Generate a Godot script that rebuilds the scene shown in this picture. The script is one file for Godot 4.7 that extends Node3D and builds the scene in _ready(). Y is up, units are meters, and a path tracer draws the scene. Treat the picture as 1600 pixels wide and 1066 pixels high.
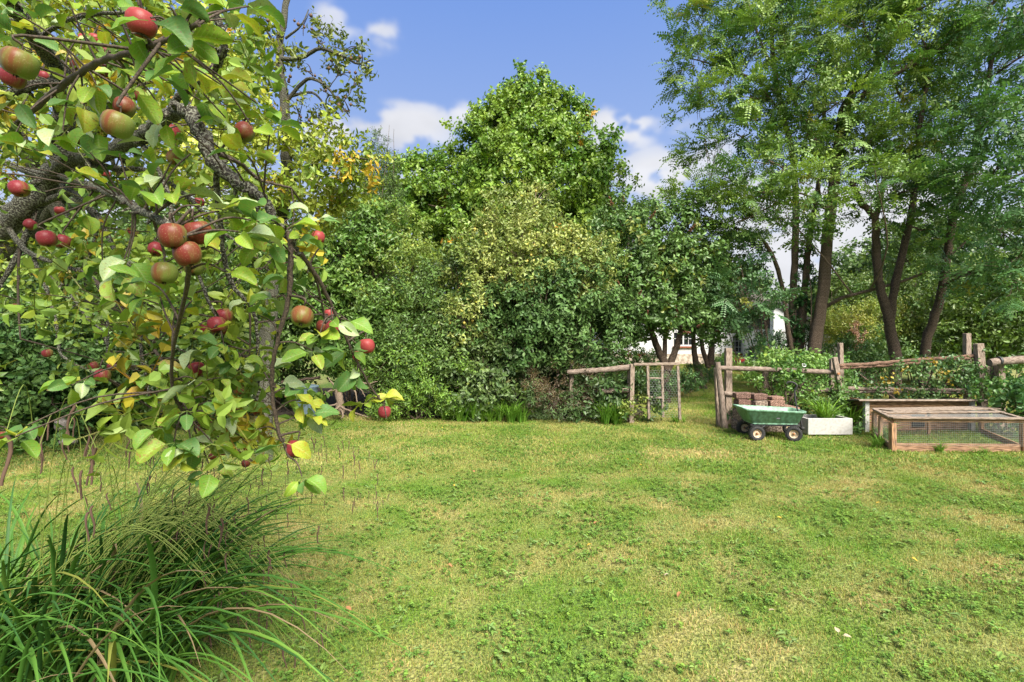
extends Node3D
# A walled garden lawn: apple boughs and sedge close by, mixed hedge, gate and rail fence, cottage beyond.
const F := 755.0          # focal length in the photograph's pixels (1600 wide)
const EYE := 1.6
const EXPO := 9.6
var rng := RandomNumberGenerator.new()
var nz := FastNoiseLite.new()
var nz2 := FastNoiseLite.new()
var M := {}
var used := {}

# ---------- small helpers ----------
func rr(a: float, b: float) -> float: return rng.randf_range(a, b)
func rdir() -> Vector3:
	var z := rr(-1, 1); var a := rr(0, TAU); var s := sqrt(1.0 - z * z)
	return Vector3(cos(a) * s, z, sin(a) * s)
func P(x: float, y: float, d: float) -> Vector3: return Vector3((x - 800.0) / F * d, EYE - (y - 533.0) / F * d, -d)
func gh(p: Vector3) -> float:      # height of the ground
	var d := -p.z
	return smoothstep(11.0, 25.0, d) * 0.42 + maxf(0.0, d - 30.0) * 0.03 + nz.get_noise_2d(p.x * 0.6, p.z * 0.6) * 0.02
func G(x: float, d: float) -> Vector3:
	var p := P(x, 533, d); p.y = gh(p); return p
func lin(r: float, g: float, b: float) -> Color: return Color(r, g, b).linear_to_srgb()
func numbered(s: String) -> String:
	if not used.has(s):
		used[s] = 0; return s
	used[s] += 1
	return "%s_%03d" % [s, used[s]]
func tag(o: Node, label: String, category := "", group := "", kind := "") -> Node:
	if label != "": o.set_meta("label", label)
	if category != "": o.set_meta("category", category)
	if group != "": o.set_meta("group", group)
	if kind != "": o.set_meta("kind", kind)
	return o
func thing(called: String, label: String, category: String, at := Vector3.ZERO, group := "") -> Node3D:
	var o := Node3D.new(); o.name = numbered(called); add_child(o, true); o.position = at
	tag(o, label, category, group); return o
func part(called: String, mesh: Mesh, mat: Material, parent: Node, at := Vector3.ZERO, basis := Basis()) -> MeshInstance3D:
	var o := MeshInstance3D.new()
	o.name = called if parent != self else numbered(called)
	o.mesh = mesh
	if mat: o.material_override = mat
	o.transform = Transform3D(basis, at)
	parent.add_child(o, true)
	return o

# ---------- mesh collector ----------
class MB:
	var v := PackedVector3Array()
	var n := PackedVector3Array()
	var uv := PackedVector2Array()
	var c := PackedColorArray()
	var ix := PackedInt32Array()
	var flat := false
	var col := Color.WHITE
	func vert(p: Vector3, nn := Vector3.UP, u := Vector2.ZERO) -> int:
		v.append(p); uv.append(u); c.append(col)
		if not flat: n.append(nn)
		return v.size() - 1
	func tri(i: int, j: int, k: int) -> void:
		if not flat and (v[j] - v[i]).cross(v[k] - v[i]).dot(n[i] + n[j] + n[k]) > 0.0:
			ix.append(i); ix.append(k); ix.append(j)
		else:
			ix.append(i); ix.append(j); ix.append(k)
	func quad(i: int, j: int, k: int, l: int) -> void:
		tri(i, j, k); tri(i, k, l)
	func done() -> ArrayMesh:
		var a := []
		a.resize(Mesh.ARRAY_MAX)
		a[Mesh.ARRAY_VERTEX] = v
		if not flat: a[Mesh.ARRAY_NORMAL] = n
		a[Mesh.ARRAY_TEX_UV] = uv; a[Mesh.ARRAY_COLOR] = c; a[Mesh.ARRAY_INDEX] = ix
		var m := ArrayMesh.new()
		m.add_surface_from_arrays(Mesh.PRIMITIVE_TRIANGLES, a)
		return m
	# chamfered box; uv v runs along the longest side, in metres
	func box(at: Vector3, s: Vector3, b := Basis(), bev := 0.004) -> void:
		var h := s * 0.5
		bev = minf(bev, minf(h.x, minf(h.y, h.z)) * 0.45)
		var la := 0 if s.x >= s.y and s.x >= s.z else (1 if s.y >= s.z else 2)
		var id := {}
		var ou := Vector2(fmod(absf(at.x * 1.7 + at.y * 3.1), 1.0), fmod(absf(at.z * 2.3 + at.y), 1.0))
		for sx in [-1, 1]:
			for sy in [-1, 1]:
				for sz in [-1, 1]:
					for ax in 3:
						var p := Vector3(sx * h.x, sy * h.y, sz * h.z)
						for k in 3:
							if k != ax: p[k] -= signf(p[k]) * bev
						var nn := Vector3.ZERO; nn[ax] = [sx, sy, sz][ax]
						var cross_ax := 0
						for k in 3:
							if k != ax and k != la: cross_ax = k
						var lv: float = p[la] if ax != la else p[(la + 1) % 3]
						id[[sx, sy, sz, ax]] = vert(at + b * p, b * nn, Vector2(p[cross_ax], lv) + ou)
		for ax in 3:
			var o1 := (ax + 1) % 3; var o2 := (ax + 2) % 3
			for s0 in [-1, 1]:
				var q := []
				for k in [[-1, -1], [1, -1], [1, 1], [-1, 1]]:
					var e := [0, 0, 0, ax]; e[ax] = s0; e[o1] = k[0]; e[o2] = k[1]; q.append(id[e])
				quad(q[0], q[1], q[2], q[3])
			for k1 in [-1, 1]:
				for k2 in [-1, 1]:
					var q2 := []
					for k in [[-1, o1], [1, o1], [1, o2], [-1, o2]]:
						var e := [0, 0, 0, k[1]]; e[ax] = k[0]; e[o1] = k1; e[o2] = k2; q2.append(id[e])
					quad(q2[0], q2[1], q2[2], q2[3])
		for sx in [-1, 1]:
			for sy in [-1, 1]:
				for sz in [-1, 1]:
					tri(id[[sx, sy, sz, 0]], id[[sx, sy, sz, 1]], id[[sx, sy, sz, 2]])
	func tube(pts: PackedVector3Array, rad: PackedFloat32Array, sides := 8, rough := 0.0, noise: FastNoiseLite = null, cap := true) -> void:
		var m := pts.size()
		var t := (pts[1] - pts[0]).normalized()
		var x := t.cross(Vector3.FORWARD if absf(t.z) < 0.9 else Vector3.UP).normalized()
		var start := v.size()
		var along := 0.0
		for i in m:
			var t2 := (pts[mini(i + 1, m - 1)] - pts[maxi(i - 1, 0)]).normalized()
			x = (x - t2 * x.dot(t2)).normalized()
			var y := t2.cross(x)
			if i > 0: along += pts[i].distance_to(pts[i - 1])
			for s in sides + 1:
				var a := TAU * (s % sides) / sides
				var d := x * cos(a) + y * sin(a)
				var r := rad[i]
				if noise: r *= 1.0 + rough * noise.get_noise_3d(pts[i].x * 9.0 + d.x * 1.5, pts[i].y * 9.0 + d.y * 1.5, pts[i].z * 9.0 + d.z * 1.5)
				vert(pts[i] + d * r, d, Vector2(float(s) / sides * maxf(0.05, rad[0] * TAU), along))
		for i in m - 1:
			for s in sides:
				var a := start + i * (sides + 1) + s
				quad(a, a + 1, a + sides + 2, a + sides + 1)
		if cap:
			for e in [0, m - 1]:
				var nn: Vector3 = (pts[0] - pts[1]).normalized() if e == 0 else (pts[m - 1] - pts[m - 2]).normalized()
				var ce := vert(pts[e], nn)
				var first := v.size()
				for s in sides: vert(v[start + e * (sides + 1) + s], nn, Vector2(v[start + e * (sides + 1) + s].x, v[start + e * (sides + 1) + s].y))
				for s in sides: tri(ce, first + s, first + (s + 1) % sides)
	func bar(a: Vector3, b: Vector3, r: float, sides := 6) -> void:
		tube(PackedVector3Array([a, b]), PackedFloat32Array([r, r]), sides)
	func rod4(a: Vector3, b: Vector3, w: float, h: float, bev := 0.004, side := Vector3.UP) -> void:   # squared timber from a to b; w across, h along `side`
		var t := (b - a).normalized()
		var y := (side - t * side.dot(t))
		if y.length() < 0.01: y = Vector3.BACK - t * Vector3.BACK.dot(t)
		y = y.normalized()
		box((a + b) * 0.5, Vector3(w, a.distance_to(b), h), Basis(t.cross(y) * -1.0, t, y), bev)
	func lathe(prof: Array, seg := 16, at := Vector3.ZERO, b := Basis()) -> void:   # prof: [r, y]
		var start := v.size(); var m := prof.size()
		for i in m:
			var pa: Array = prof[maxi(i - 1, 0)]; var pb: Array = prof[mini(i + 1, m - 1)]
			var tn := Vector2(pb[0] - pa[0], pb[1] - pa[1]).normalized()
			for s in seg + 1:
				var a := TAU * (s % seg) / seg
				vert(at + b * Vector3(cos(a) * prof[i][0], prof[i][1], sin(a) * prof[i][0]), b * Vector3(cos(a) * tn.y, -tn.x, sin(a) * tn.y), Vector2(float(s) / seg, float(i) / (m - 1)))
		for i in m - 1:
			for s in seg:
				var q := start + i * (seg + 1) + s
				quad(q, q + 1, q + seg + 2, q + seg + 1)
	# flat-shaded leaf of 2 or 4 triangles, folded along the midrib
	func leaf(b: Vector3, dir: Vector3, nrm: Vector3, ln: float, wd: float, fold := 0.25, bend := 0.2, fine := true) -> void:
		var s := dir.cross(nrm).normalized()
		var up := s.cross(dir).normalized()
		var tip := b + dir * ln - up * ln * bend
		var mid := b + dir * ln * 0.5 - up * (ln * bend * 0.3)
		var i0 := vert(b, up, Vector2(0.5, 0))
		if fine:
			var l1 := vert(b + dir * ln * 0.28 - s * wd * 0.42 + up * wd * fold, up, Vector2(0, 0.3))
			var r1 := vert(b + dir * ln * 0.28 + s * wd * 0.42 + up * wd * fold, up, Vector2(1, 0.3))
			var l2 := vert(b + dir * ln * 0.64 - s * wd * 0.4 + up * (wd * fold - ln * bend * 0.4), up, Vector2(0, 0.65))
			var r2 := vert(b + dir * ln * 0.64 + s * wd * 0.4 + up * (wd * fold - ln * bend * 0.4), up, Vector2(1, 0.65))
			var m1 := vert(mid, up, Vector2(0.5, 0.5)); var t1 := vert(tip, up, Vector2(0.5, 1))
			tri(i0, l1, m1); tri(i0, m1, r1); tri(l1, l2, m1); tri(r1, m1, r2); tri(l2, t1, m1); tri(m1, t1, r2)
		else:
			var l1 := vert(mid - s * wd * 0.5 + up * wd * fold, up, Vector2(0, 0.5))
			var r1 := vert(mid + s * wd * 0.5 + up * wd * fold, up, Vector2(1, 0.5))
			var t1 := vert(tip, up, Vector2(0.5, 1))
			tri(i0, l1, t1); tri(i0, t1, r1)

func path(pts: Array, r0: float, r1: float, sub := 4, wob := 0.0) -> Array:   # smoothed points and radii
	var op := PackedVector3Array(); var orad := PackedFloat32Array()
	var m := pts.size()
	for i in m - 1:
		var a: Vector3 = pts[maxi(i - 1, 0)]; var b: Vector3 = pts[i]; var c: Vector3 = pts[i + 1]; var d: Vector3 = pts[mini(i + 2, m - 1)]
		for k in sub:
			var t := float(k) / sub
			op.append(b.cubic_interpolate(c, a, d, t) + (rdir() * wob if (i + k) > 0 else Vector3.ZERO))
	op.append(pts[m - 1])
	for i in op.size(): orad.append(lerpf(r0, r1, float(i) / (op.size() - 1)))
	return [op, orad]

# ---------- leaf clouds ----------
class Cloud:
	var t: Array[Transform3D] = []
	var c: Array[Color] = []
func frame(y: Vector3, spin: float) -> Basis:
	y = y.normalized()
	var x := y.cross(Vector3.UP if absf(y.y) < 0.95 else Vector3.RIGHT).normalized()
	return Basis(x, y, x.cross(y)).rotated(y, spin)
func flatframe(y: Vector3, roll: float) -> Basis:   # y along the shoot, z kept as near upright as can be
	y = y.normalized()
	var x := y.cross(Vector3.UP if absf(y.y) < 0.95 else Vector3.RIGHT).normalized()
	return Basis(x, y, x.cross(y)).rotated(y, roll)
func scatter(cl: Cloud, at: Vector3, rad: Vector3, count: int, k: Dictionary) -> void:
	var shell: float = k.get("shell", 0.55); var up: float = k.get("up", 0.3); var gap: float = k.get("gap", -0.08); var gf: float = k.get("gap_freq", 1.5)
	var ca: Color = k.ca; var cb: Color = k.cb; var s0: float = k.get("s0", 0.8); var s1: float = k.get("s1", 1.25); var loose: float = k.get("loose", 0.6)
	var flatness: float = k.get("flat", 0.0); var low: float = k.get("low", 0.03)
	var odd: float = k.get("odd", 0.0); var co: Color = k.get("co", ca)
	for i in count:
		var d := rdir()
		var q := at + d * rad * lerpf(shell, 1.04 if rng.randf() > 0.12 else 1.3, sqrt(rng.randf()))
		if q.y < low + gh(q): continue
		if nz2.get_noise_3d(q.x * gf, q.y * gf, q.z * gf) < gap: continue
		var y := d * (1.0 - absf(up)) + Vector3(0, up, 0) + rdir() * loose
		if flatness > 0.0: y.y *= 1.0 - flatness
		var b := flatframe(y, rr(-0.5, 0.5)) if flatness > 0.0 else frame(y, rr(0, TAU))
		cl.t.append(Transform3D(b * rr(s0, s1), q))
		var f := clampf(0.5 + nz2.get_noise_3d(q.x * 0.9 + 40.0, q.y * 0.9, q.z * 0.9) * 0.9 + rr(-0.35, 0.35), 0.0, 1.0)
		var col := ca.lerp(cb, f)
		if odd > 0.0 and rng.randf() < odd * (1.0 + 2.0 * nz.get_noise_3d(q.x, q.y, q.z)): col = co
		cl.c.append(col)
func commit(cl: Cloud, parent: Node, called: String, meshes: Array, mat: Material) -> void:
	var k := meshes.size()
	for j in k:
		var cnt := 0
		for i in range(j, cl.t.size(), k): cnt += 1
		if cnt == 0: continue
		var mm := MultiMesh.new()
		mm.transform_format = MultiMesh.TRANSFORM_3D
		mm.use_colors = true
		mm.mesh = meshes[j]
		mm.instance_count = cnt
		var w := 0
		for i in range(j, cl.t.size(), k):
			mm.set_instance_transform(w, cl.t[i])
			mm.set_instance_color(w, cl.c[i] * 1.3)
			w += 1
		var o := MultiMeshInstance3D.new()
		o.name = called if parent != self else numbered(called)
		o.multimesh = mm
		o.material_override = mat
		o.set_meta("kind", "stuff")
		parent.add_child(o, true)

# ---------- materials ----------
func ntex(freq: float, cols: Array, offs: Array, size := 512, seed_ := 1, oct := 4, kind := FastNoiseLite.TYPE_SIMPLEX_SMOOTH, ridged := false) -> NoiseTexture2D:
	var f := FastNoiseLite.new()
	f.noise_type = kind; f.frequency = freq; f.seed = seed_; f.fractal_octaves = oct
	if ridged: f.fractal_type = FastNoiseLite.FRACTAL_RIDGED
	var t := NoiseTexture2D.new()
	t.width = size; t.height = size; t.seamless = true; t.noise = f
	if cols.size():
		var g := Gradient.new()
		g.offsets = PackedFloat32Array(offs)
		var cc := PackedColorArray()
		for c in cols: cc.append(c)
		g.colors = cc
		t.color_ramp = g
	return t
func mat(albedo: Color, rough := 0.8, tex: Texture2D = null, scale := Vector3.ONE, tri := false, bump: Texture2D = null, bump_cm := 0.5) -> StandardMaterial3D:
	var m := StandardMaterial3D.new()
	m.albedo_color = albedo; m.roughness = rough; m.vertex_color_use_as_albedo = true
	m.uv1_scale = scale
	if tri:
		m.uv1_triplanar = true; m.uv1_triplanar_sharpness = 4.0
	if tex: m.albedo_texture = tex
	if bump:
		m.heightmap_enabled = true; m.heightmap_texture = bump; m.heightmap_scale = bump_cm
	return m
func leafmat(through: float, rough := 0.5, spec := 0.4, tex: Texture2D = null) -> StandardMaterial3D:
	var m := StandardMaterial3D.new()
	m.albedo_color = Color.WHITE; m.roughness = rough; m.metallic_specular = spec
	m.vertex_color_use_as_albedo = true
	m.backlight_enabled = true; m.backlight = Color(through, through, through * 0.75)
	m.cull_mode = BaseMaterial3D.CULL_DISABLED
	if tex: m.albedo_texture = tex
	return m
func leaf_picture(top: Color, vein: Color, spot: Color, seed_: int) -> ImageTexture:
	var im := Image.create(64, 128, false, Image.FORMAT_RGB8)
	var f := FastNoiseLite.new(); f.seed = seed_; f.frequency = 0.05
	for y in 128:
		for x in 64:
			var u := absf(x - 31.5) / 31.5; var t := y / 127.0
			var rib := exp(-pow(u * 14.0, 2.0))
			var vn := exp(-pow((fposmod(t * 9.0 - u * 2.2, 1.0) - 0.5) * 9.0, 2.0)) * 0.5 * (1.0 - u)
			var c := top.lerp(vein, clampf(rib * 1.0 + vn * 1.5, 0, 1))
			c = c.lerp(spot, clampf(f.get_noise_2d(x, y) * 2.4 - 0.3, 0, 0.85))
			if f.get_noise_2d(x * 2.2 + 300.0, y * 2.2) > 0.42 or (t > 0.93 and seed_ % 2 == 0): c = c.lerp(Color(0.16, 0.085, 0.035), 0.75)
			c = c * (1.0 + 0.16 * f.get_noise_2d(x * 4.0 + 90.0, y * 4.0)); c.a = 1.0
			im.set_pixel(x, y, c.linear_to_srgb())
	return ImageTexture.create_from_image(im)
func apple_picture(ground: Color, blush: Color, amount: float, seed_: int) -> ImageTexture:
	var im := Image.create(192, 96, false, Image.FORMAT_RGB8)
	var f := FastNoiseLite.new(); f.seed = seed_; f.frequency = 1.0
	for y in 96:
		for x in 192:
			var a := x / 192.0 * TAU; var t := y / 95.0
			var d := Vector3(cos(a), t * 2.0, sin(a))
			var b := clampf(amount + 0.45 * cos(a) + 0.5 * f.get_noise_3d(d.x * 1.1, d.y * 0.8, d.z * 1.1) + 0.12 * f.get_noise_3d(d.x * 9.0, d.y * 0.7, d.z * 9.0), 0, 1)
			if t < 0.12 or t > 0.9: b *= 0.55
			var c := ground.lerp(blush, smoothstep(0.1, 0.9, b))
			if f.get_noise_3d(d.x * 30.0, d.y * 26.0, d.z * 30.0) > 0.42: c = c.lerp(Color(0.30, 0.24, 0.13), 0.55)
			im.set_pixel(x, y, c.linear_to_srgb())
	return ImageTexture.create_from_image(im)

func make_materials() -> void:
	var grain := ntex(0.02, [Color(0.45, 0.41, 0.37), Color(0.68, 0.64, 0.6), Color(0.82, 0.79, 0.76), Color(0.93, 0.91, 0.88)], [0.15, 0.42, 0.62, 0.9], 512, 3, 5)
	var grainb := ntex(0.02, [], [], 512, 3, 5)
	var barkn := ntex(0.022, [Color(0.42, 0.37, 0.33), Color(0.72, 0.67, 0.62), Color(0.98, 0.94, 0.9)], [0.2, 0.5, 0.85], 512, 5, 5)
	var barkb := ntex(0.022, [], [], 512, 5, 5)
	var lich := ntex(0.012, [Color(0.17, 0.15, 0.13), Color(0.28, 0.25, 0.21), Color(0.35, 0.33, 0.28), Color(0.62, 0.64, 0.58), Color(0.72, 0.74, 0.68)], [0.2, 0.42, 0.54, 0.6, 0.9], 512, 8, 5)
	var lichb := ntex(0.02, [], [], 512, 9, 5)
	M.bark = mat(lin(0.42, 0.345, 0.285), 0.95, barkn, Vector3(9, 1.6, 1), false, barkb, 2.5)
	M.bark_dark = mat(lin(0.25, 0.20, 0.16), 0.95, barkn, Vector3(9, 1.6, 1), false, barkb, 2.5)
	M.lichen = mat(lin(0.5, 0.48, 0.44), 0.95, lich, Vector3(15, 15, 15), true, lichb, 0.8)
	M.twig = mat(lin(0.10, 0.08, 0.06), 0.85, barkn, Vector3(14, 14, 14), true)
	M.twig_pale = mat(lin(0.34, 0.29, 0.23), 0.9, barkn, Vector3(9, 9, 9), true)
	M.driftwood = mat(lin(0.42, 0.36, 0.29), 0.9, barkn, Vector3(9, 9, 9), true, barkb, 0.5)
	M.wood = mat(lin(0.47, 0.40, 0.34), 0.92, grain, Vector3(9, 0.7, 1), false, grainb, 0.5)
	M.wood_warm = mat(lin(0.58, 0.36, 0.2), 0.85, grain, Vector3(7, 0.5, 1), false, grainb, 0.3)
	M.wood_red = mat(lin(0.36, 0.235, 0.17), 0.92, grain, Vector3(12, 0.8, 1), false, grainb, 1.2)
	M.wood_board = mat(lin(0.46, 0.29, 0.18), 0.85, grain, Vector3(5, 0.5, 1), false, grainb, 0.3)
	M.log = mat(lin(0.42, 0.355, 0.31), 0.92, grain, Vector3(9, 0.8, 1), false, grainb, 0.9)
	var dirt := ntex(0.012, [Color(0.74, 0.72, 0.69), Color(0.9, 0.89, 0.87), Color(1, 1, 1)], [0.2, 0.5, 0.8], 512, 12, 5)
	var fine := ntex(0.06, [], [], 512, 13, 4)
	var soft := ntex(0.014, [Color(0.88, 0.87, 0.84), Color(0.96, 0.96, 0.95), Color(1, 1, 1)], [0.1, 0.35, 0.7], 512, 14, 5)
	M.white = mat(lin(0.40, 0.39, 0.37), 0.6, soft, Vector3(2.3, 2.3, 2.3), true, fine, 0.15)
	M.white_clean = mat(lin(0.5, 0.5, 0.5), 0.5)
	M.plaster = mat(lin(0.64, 0.65, 0.67), 0.9, soft, Vector3(0.35, 0.35, 0.35), true, fine, 0.4)
	M.plaster_low = mat(lin(0.55, 0.47, 0.40), 0.9, dirt, Vector3(0.8, 0.8, 0.8), true, fine, 0.4)
	M.grey_render = mat(lin(0.30, 0.30, 0.26), 0.95, dirt, Vector3(0.8, 0.8, 0.8), true, fine, 0.4)
	M.brick_red = mat(lin(0.34, 0.115, 0.06), 0.9, dirt, Vector3(2.5, 2.5, 2.5), true, fine, 0.3)
	M.brick_pink = mat(lin(0.44, 0.30, 0.25), 0.95, barkn, Vector3(3, 3, 3), true, fine, 0.4)
	M.brick_dull = mat(lin(0.27, 0.18, 0.155), 0.95, barkn, Vector3(3, 3, 3), true, fine, 0.4)
	M.concrete = mat(lin(0.40, 0.35, 0.31), 0.95, barkn, Vector3(2, 2, 2), true, fine, 0.4)
	M.slate = mat(lin(0.10, 0.085, 0.08), 0.8, dirt, Vector3(1.2, 1.2, 1.2), true, fine, 0.5)
	M.dark_paint = mat(lin(0.03, 0.03, 0.032), 0.6)
	M.glass = mat(lin(0.015, 0.018, 0.02), 0.06)
	M.tub = mat(lin(0.20, 0.39, 0.27), 0.5, dirt, Vector3(2.2, 2.2, 2.2), true)
	M.rubber = mat(lin(0.025, 0.025, 0.026), 0.75, dirt, Vector3(6, 6, 6), true)
	M.black_steel = mat(lin(0.03, 0.03, 0.033), 0.5)
	M.rim = mat(lin(0.62, 0.5, 0.36), 0.6, dirt, Vector3(5, 5, 5), true)
	M.rust = mat(lin(0.30, 0.13, 0.05), 0.8)
	M.wire = mat(lin(0.30, 0.31, 0.30), 0.5)
	M.felt = mat(lin(0.20, 0.19, 0.165), 0.95, dirt, Vector3(4, 4, 4), true, fine, 0.3)
	M.bin = mat(lin(0.11, 0.16, 0.19), 0.55)
	M.soil = mat(lin(0.085, 0.06, 0.04), 1.0, ntex(0.05, [Color(0.5, 0.5, 0.5), Color(1, 1, 1)], [0.2, 0.8], 512, 15, 5), Vector3(2.5, 2.5, 2.5), true, fine, 2.0)
	M.lawn = mat(Color.WHITE, 1.0, ntex(0.03, [Color(0.55, 0.6, 0.45), Color(0.85, 0.87, 0.8), Color(1, 1, 1)], [0.15, 0.5, 0.85], 1024, 16, 6), Vector3(1.1, 1.1, 1.1), true, fine, 1.5)
	M.stone = mat(lin(0.30, 0.27, 0.25), 0.95, dirt, Vector3(4, 4, 4), true, fine, 0.6)
	M.blade = leafmat(0.75, 0.55, 0.3)
	M.leafy = leafmat(0.75, 0.48, 0.5)
	M.gloss = leafmat(0.5, 0.5, 0.35)
	M.petal = leafmat(0.6, 0.7, 0.2)
	M.spike = mat(lin(0.085, 0.048, 0.032), 0.95)
	# apple leaves: fresh, yellowing, deep, underside, spotted
	var sets := [[Color(0.19, 0.31, 0.028), Color(0.30, 0.40, 0.09), Color(0.28, 0.31, 0.03)], [Color(0.31, 0.37, 0.035), Color(0.40, 0.42, 0.1), Color(0.36, 0.26, 0.03)],
		[Color(0.085, 0.19, 0.045), Color(0.17, 0.27, 0.1), Color(0.12, 0.2, 0.04)], [Color(0.25, 0.33, 0.16), Color(0.36, 0.43, 0.25), Color(0.28, 0.32, 0.12)],
		[Color(0.22, 0.32, 0.04), Color(0.30, 0.39, 0.1), Color(0.27, 0.15, 0.05)], [Color(0.13, 0.26, 0.032), Color(0.23, 0.34, 0.1), Color(0.19, 0.26, 0.03)]]
	M.apple_leaf = []
	for i in sets.size(): M.apple_leaf.append(leafmat(0.8 if i != 3 else 0.5, 0.5, 0.35, leaf_picture(sets[i][0], sets[i][1], sets[i][2], 30 + i)))
	M.apple = []
	for a in [[Color(0.17, 0.15, 0.035), Color(0.165, 0.022, 0.028), 0.68], [Color(0.11, 0.12, 0.03), Color(0.125, 0.024, 0.016), 0.5], [Color(0.12, 0.155, 0.03), Color(0.14, 0.045, 0.02), 0.28], [Color(0.24, 0.13, 0.04), Color(0.23, 0.035, 0.035), 0.7]]:
		var m := mat(Color.WHITE, 0.42, apple_picture(a[0], a[1], a[2], 50 + M.apple.size()))
		m.metallic_specular = 0.3
		M.apple.append(m)

# ---------- shoots of leaves, grown along +y ----------
func tint(mb: MB, lo := 0.72, hi := 1.2, yellow := 0.0) -> void:
	var f := rr(lo, hi)
	mb.col = Color(f * rr(0.95, 1.08), f, f * rr(0.8, 1.1)) * 0.8
	if rng.randf() < yellow: mb.col = Color(1.0, 0.8, 0.4)
	mb.col.a = 1.0
func stem(mb: MB, pts: Array, r: float) -> void:
	mb.col = Color(0.62, 0.42, 0.3)
	for i in pts.size() - 1:
		var a: Vector3 = pts[i]; var b: Vector3 = pts[i + 1]
		var d := (b - a).normalized(); var s := d.cross(Vector3.FORWARD).normalized() * r; var w := d.cross(s)
		for q in [s, w]:
			var i0 := mb.vert(a - q); var i1 := mb.vert(a + q); var i2 := mb.vert(b + q * 0.7); var i3 := mb.vert(b - q * 0.7)
			mb.quad(i0, i1, i2, i3)
func shoot(count: int, ln: float, leaf_l: float, leaf_w: float, yellow := 0.0, droop := 0.25, fine := true, sides := 3) -> ArrayMesh:   # side twigs with leaves all round
	var mb := MB.new(); mb.flat = true
	var tips := [[Vector3.ZERO, Vector3(0, 1, 0), ln]]
	for i in sides:
		var a := TAU * (i + rng.randf() * 0.6) / sides
		tips.append([Vector3(0, ln * rr(0.1, 0.5), 0), Vector3(cos(a), rr(0.5, 1.1), sin(a)).normalized(), ln * rr(0.5, 0.75)])
	var per := int(ceil(count / float(tips.size())))
	for q in tips:
		var o: Vector3 = q[0]; var d: Vector3 = q[1]; var l: float = q[2]
		var bendv := Vector3(rr(-0.15, 0.15), 0, rr(-0.15, 0.15))
		stem(mb, [o, o + d * l * 0.5 + bendv * l * 0.3, o + d * l * 0.95 + bendv * l], 0.0022)
		for i in per:
			var t := (i + 0.6) / per
			var a := i * 2.4 + rng.randf() * 0.8
			var s := d.cross(Vector3.RIGHT if absf(d.x) < 0.8 else Vector3.BACK).normalized().rotated(d, a)
			var ld := (s * rr(0.7, 1.1) + d * rr(0.2, 0.9) + Vector3(0, -droop, 0)).normalized()
			tint(mb, 0.7, 1.2, yellow)
			mb.leaf(o + d * l * t + bendv * l * t * t, ld, (d + s * -0.5 + rdir() * 0.5).normalized(), leaf_l * rr(0.7, 1.2), leaf_w * rr(0.75, 1.15), rr(0.05, 0.3), rr(0.0, 0.35), fine)
	return mb.done()
func pinnate(fronds: int, ln: float, leaflets: int, ll: float, lw: float) -> ArrayMesh:   # feathery leaves of paired leaflets in loose flat sprays
	var mb := MB.new(); mb.flat = true
	stem(mb, [Vector3.ZERO, Vector3(0, ln * 0.9, 0.01)], 0.003)
	for f in fronds:
		var side := -1.0 if f % 2 == 0 else 1.0
		var b := Vector3(0, ln * 0.9 * (f + 0.3) / fronds, 0)
		var d := Vector3(side * rr(0.6, 1.0), rr(0.4, 0.9), rr(-0.15, 0.25)).normalized()
		if f == fronds - 1: d = Vector3(rr(-0.2, 0.2), 1, 0)
		var droopf := rr(0.1, 0.4)
		var nn := (Vector3(0, 0, 1) + rdir() * 0.3).normalized()
		tint(mb, 0.72, 1.2, 0.01)
		var base_col := mb.col
		var fl := ln * rr(0.8, 1.1)
		var prev := b
		for i in range(1, leaflets + 1):
			var t := float(i) / leaflets
			var q := b + d * fl * t - Vector3(0, 0, fl * droopf * t * t)
			mb.col = base_col * rr(0.88, 1.1); mb.col.a = 1
			var tang := (q - prev).normalized()
			var s := tang.cross(nn).normalized()
			for e in ([-1, 1] if i < leaflets else [0]):
				mb.leaf(q, (s * e + tang * (0.25 if e != 0 else 1.0) - nn * rr(0, 0.25)).normalized(), nn, ll * rr(0.85, 1.1), lw, 0.05, 0.1, false)
			prev = q
	return mb.done()
func blades(count: int, ln: float, wd: float, spread: float, droop: float, seg := 5) -> ArrayMesh:   # arching strap leaves from one root
	var mb := MB.new(); mb.flat = true
	for i in count:
		var a := rr(0, TAU); var out := Vector3(cos(a), 0, sin(a)); var s := Vector3(-sin(a), 0, cos(a))
		var l := ln * rr(0.6, 1.1); var lean := rr(0.1, spread); var dr := droop * rr(0.5, 1.4)
		tint(mb, 0.75, 1.2, 0.03)
		var b := out * rr(0, 0.05)
		var pi := -1; var pj := -1; var pk := -1
		for k in seg + 1:
			var t := float(k) / seg
			var p := b + out * l * (lean * t + dr * t * t * 0.8) + Vector3.UP * l * (t * (1.0 - lean * 0.3) - dr * t * t * 0.7)
			p.y = maxf(p.y, 0.01)
			var w := wd * (1.0 - t * t) * 0.5 + 0.0006
			var x := mb.vert(p - s * w + Vector3.UP * w * 0.5); var y := mb.vert(p); var z := mb.vert(p + s * w + Vector3.UP * w * 0.5)
			if pi >= 0:
				mb.quad(pi, x, y, pj); mb.quad(pj, y, z, pk)
			pi = x; pj = y; pk = z
	return mb.done()
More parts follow.
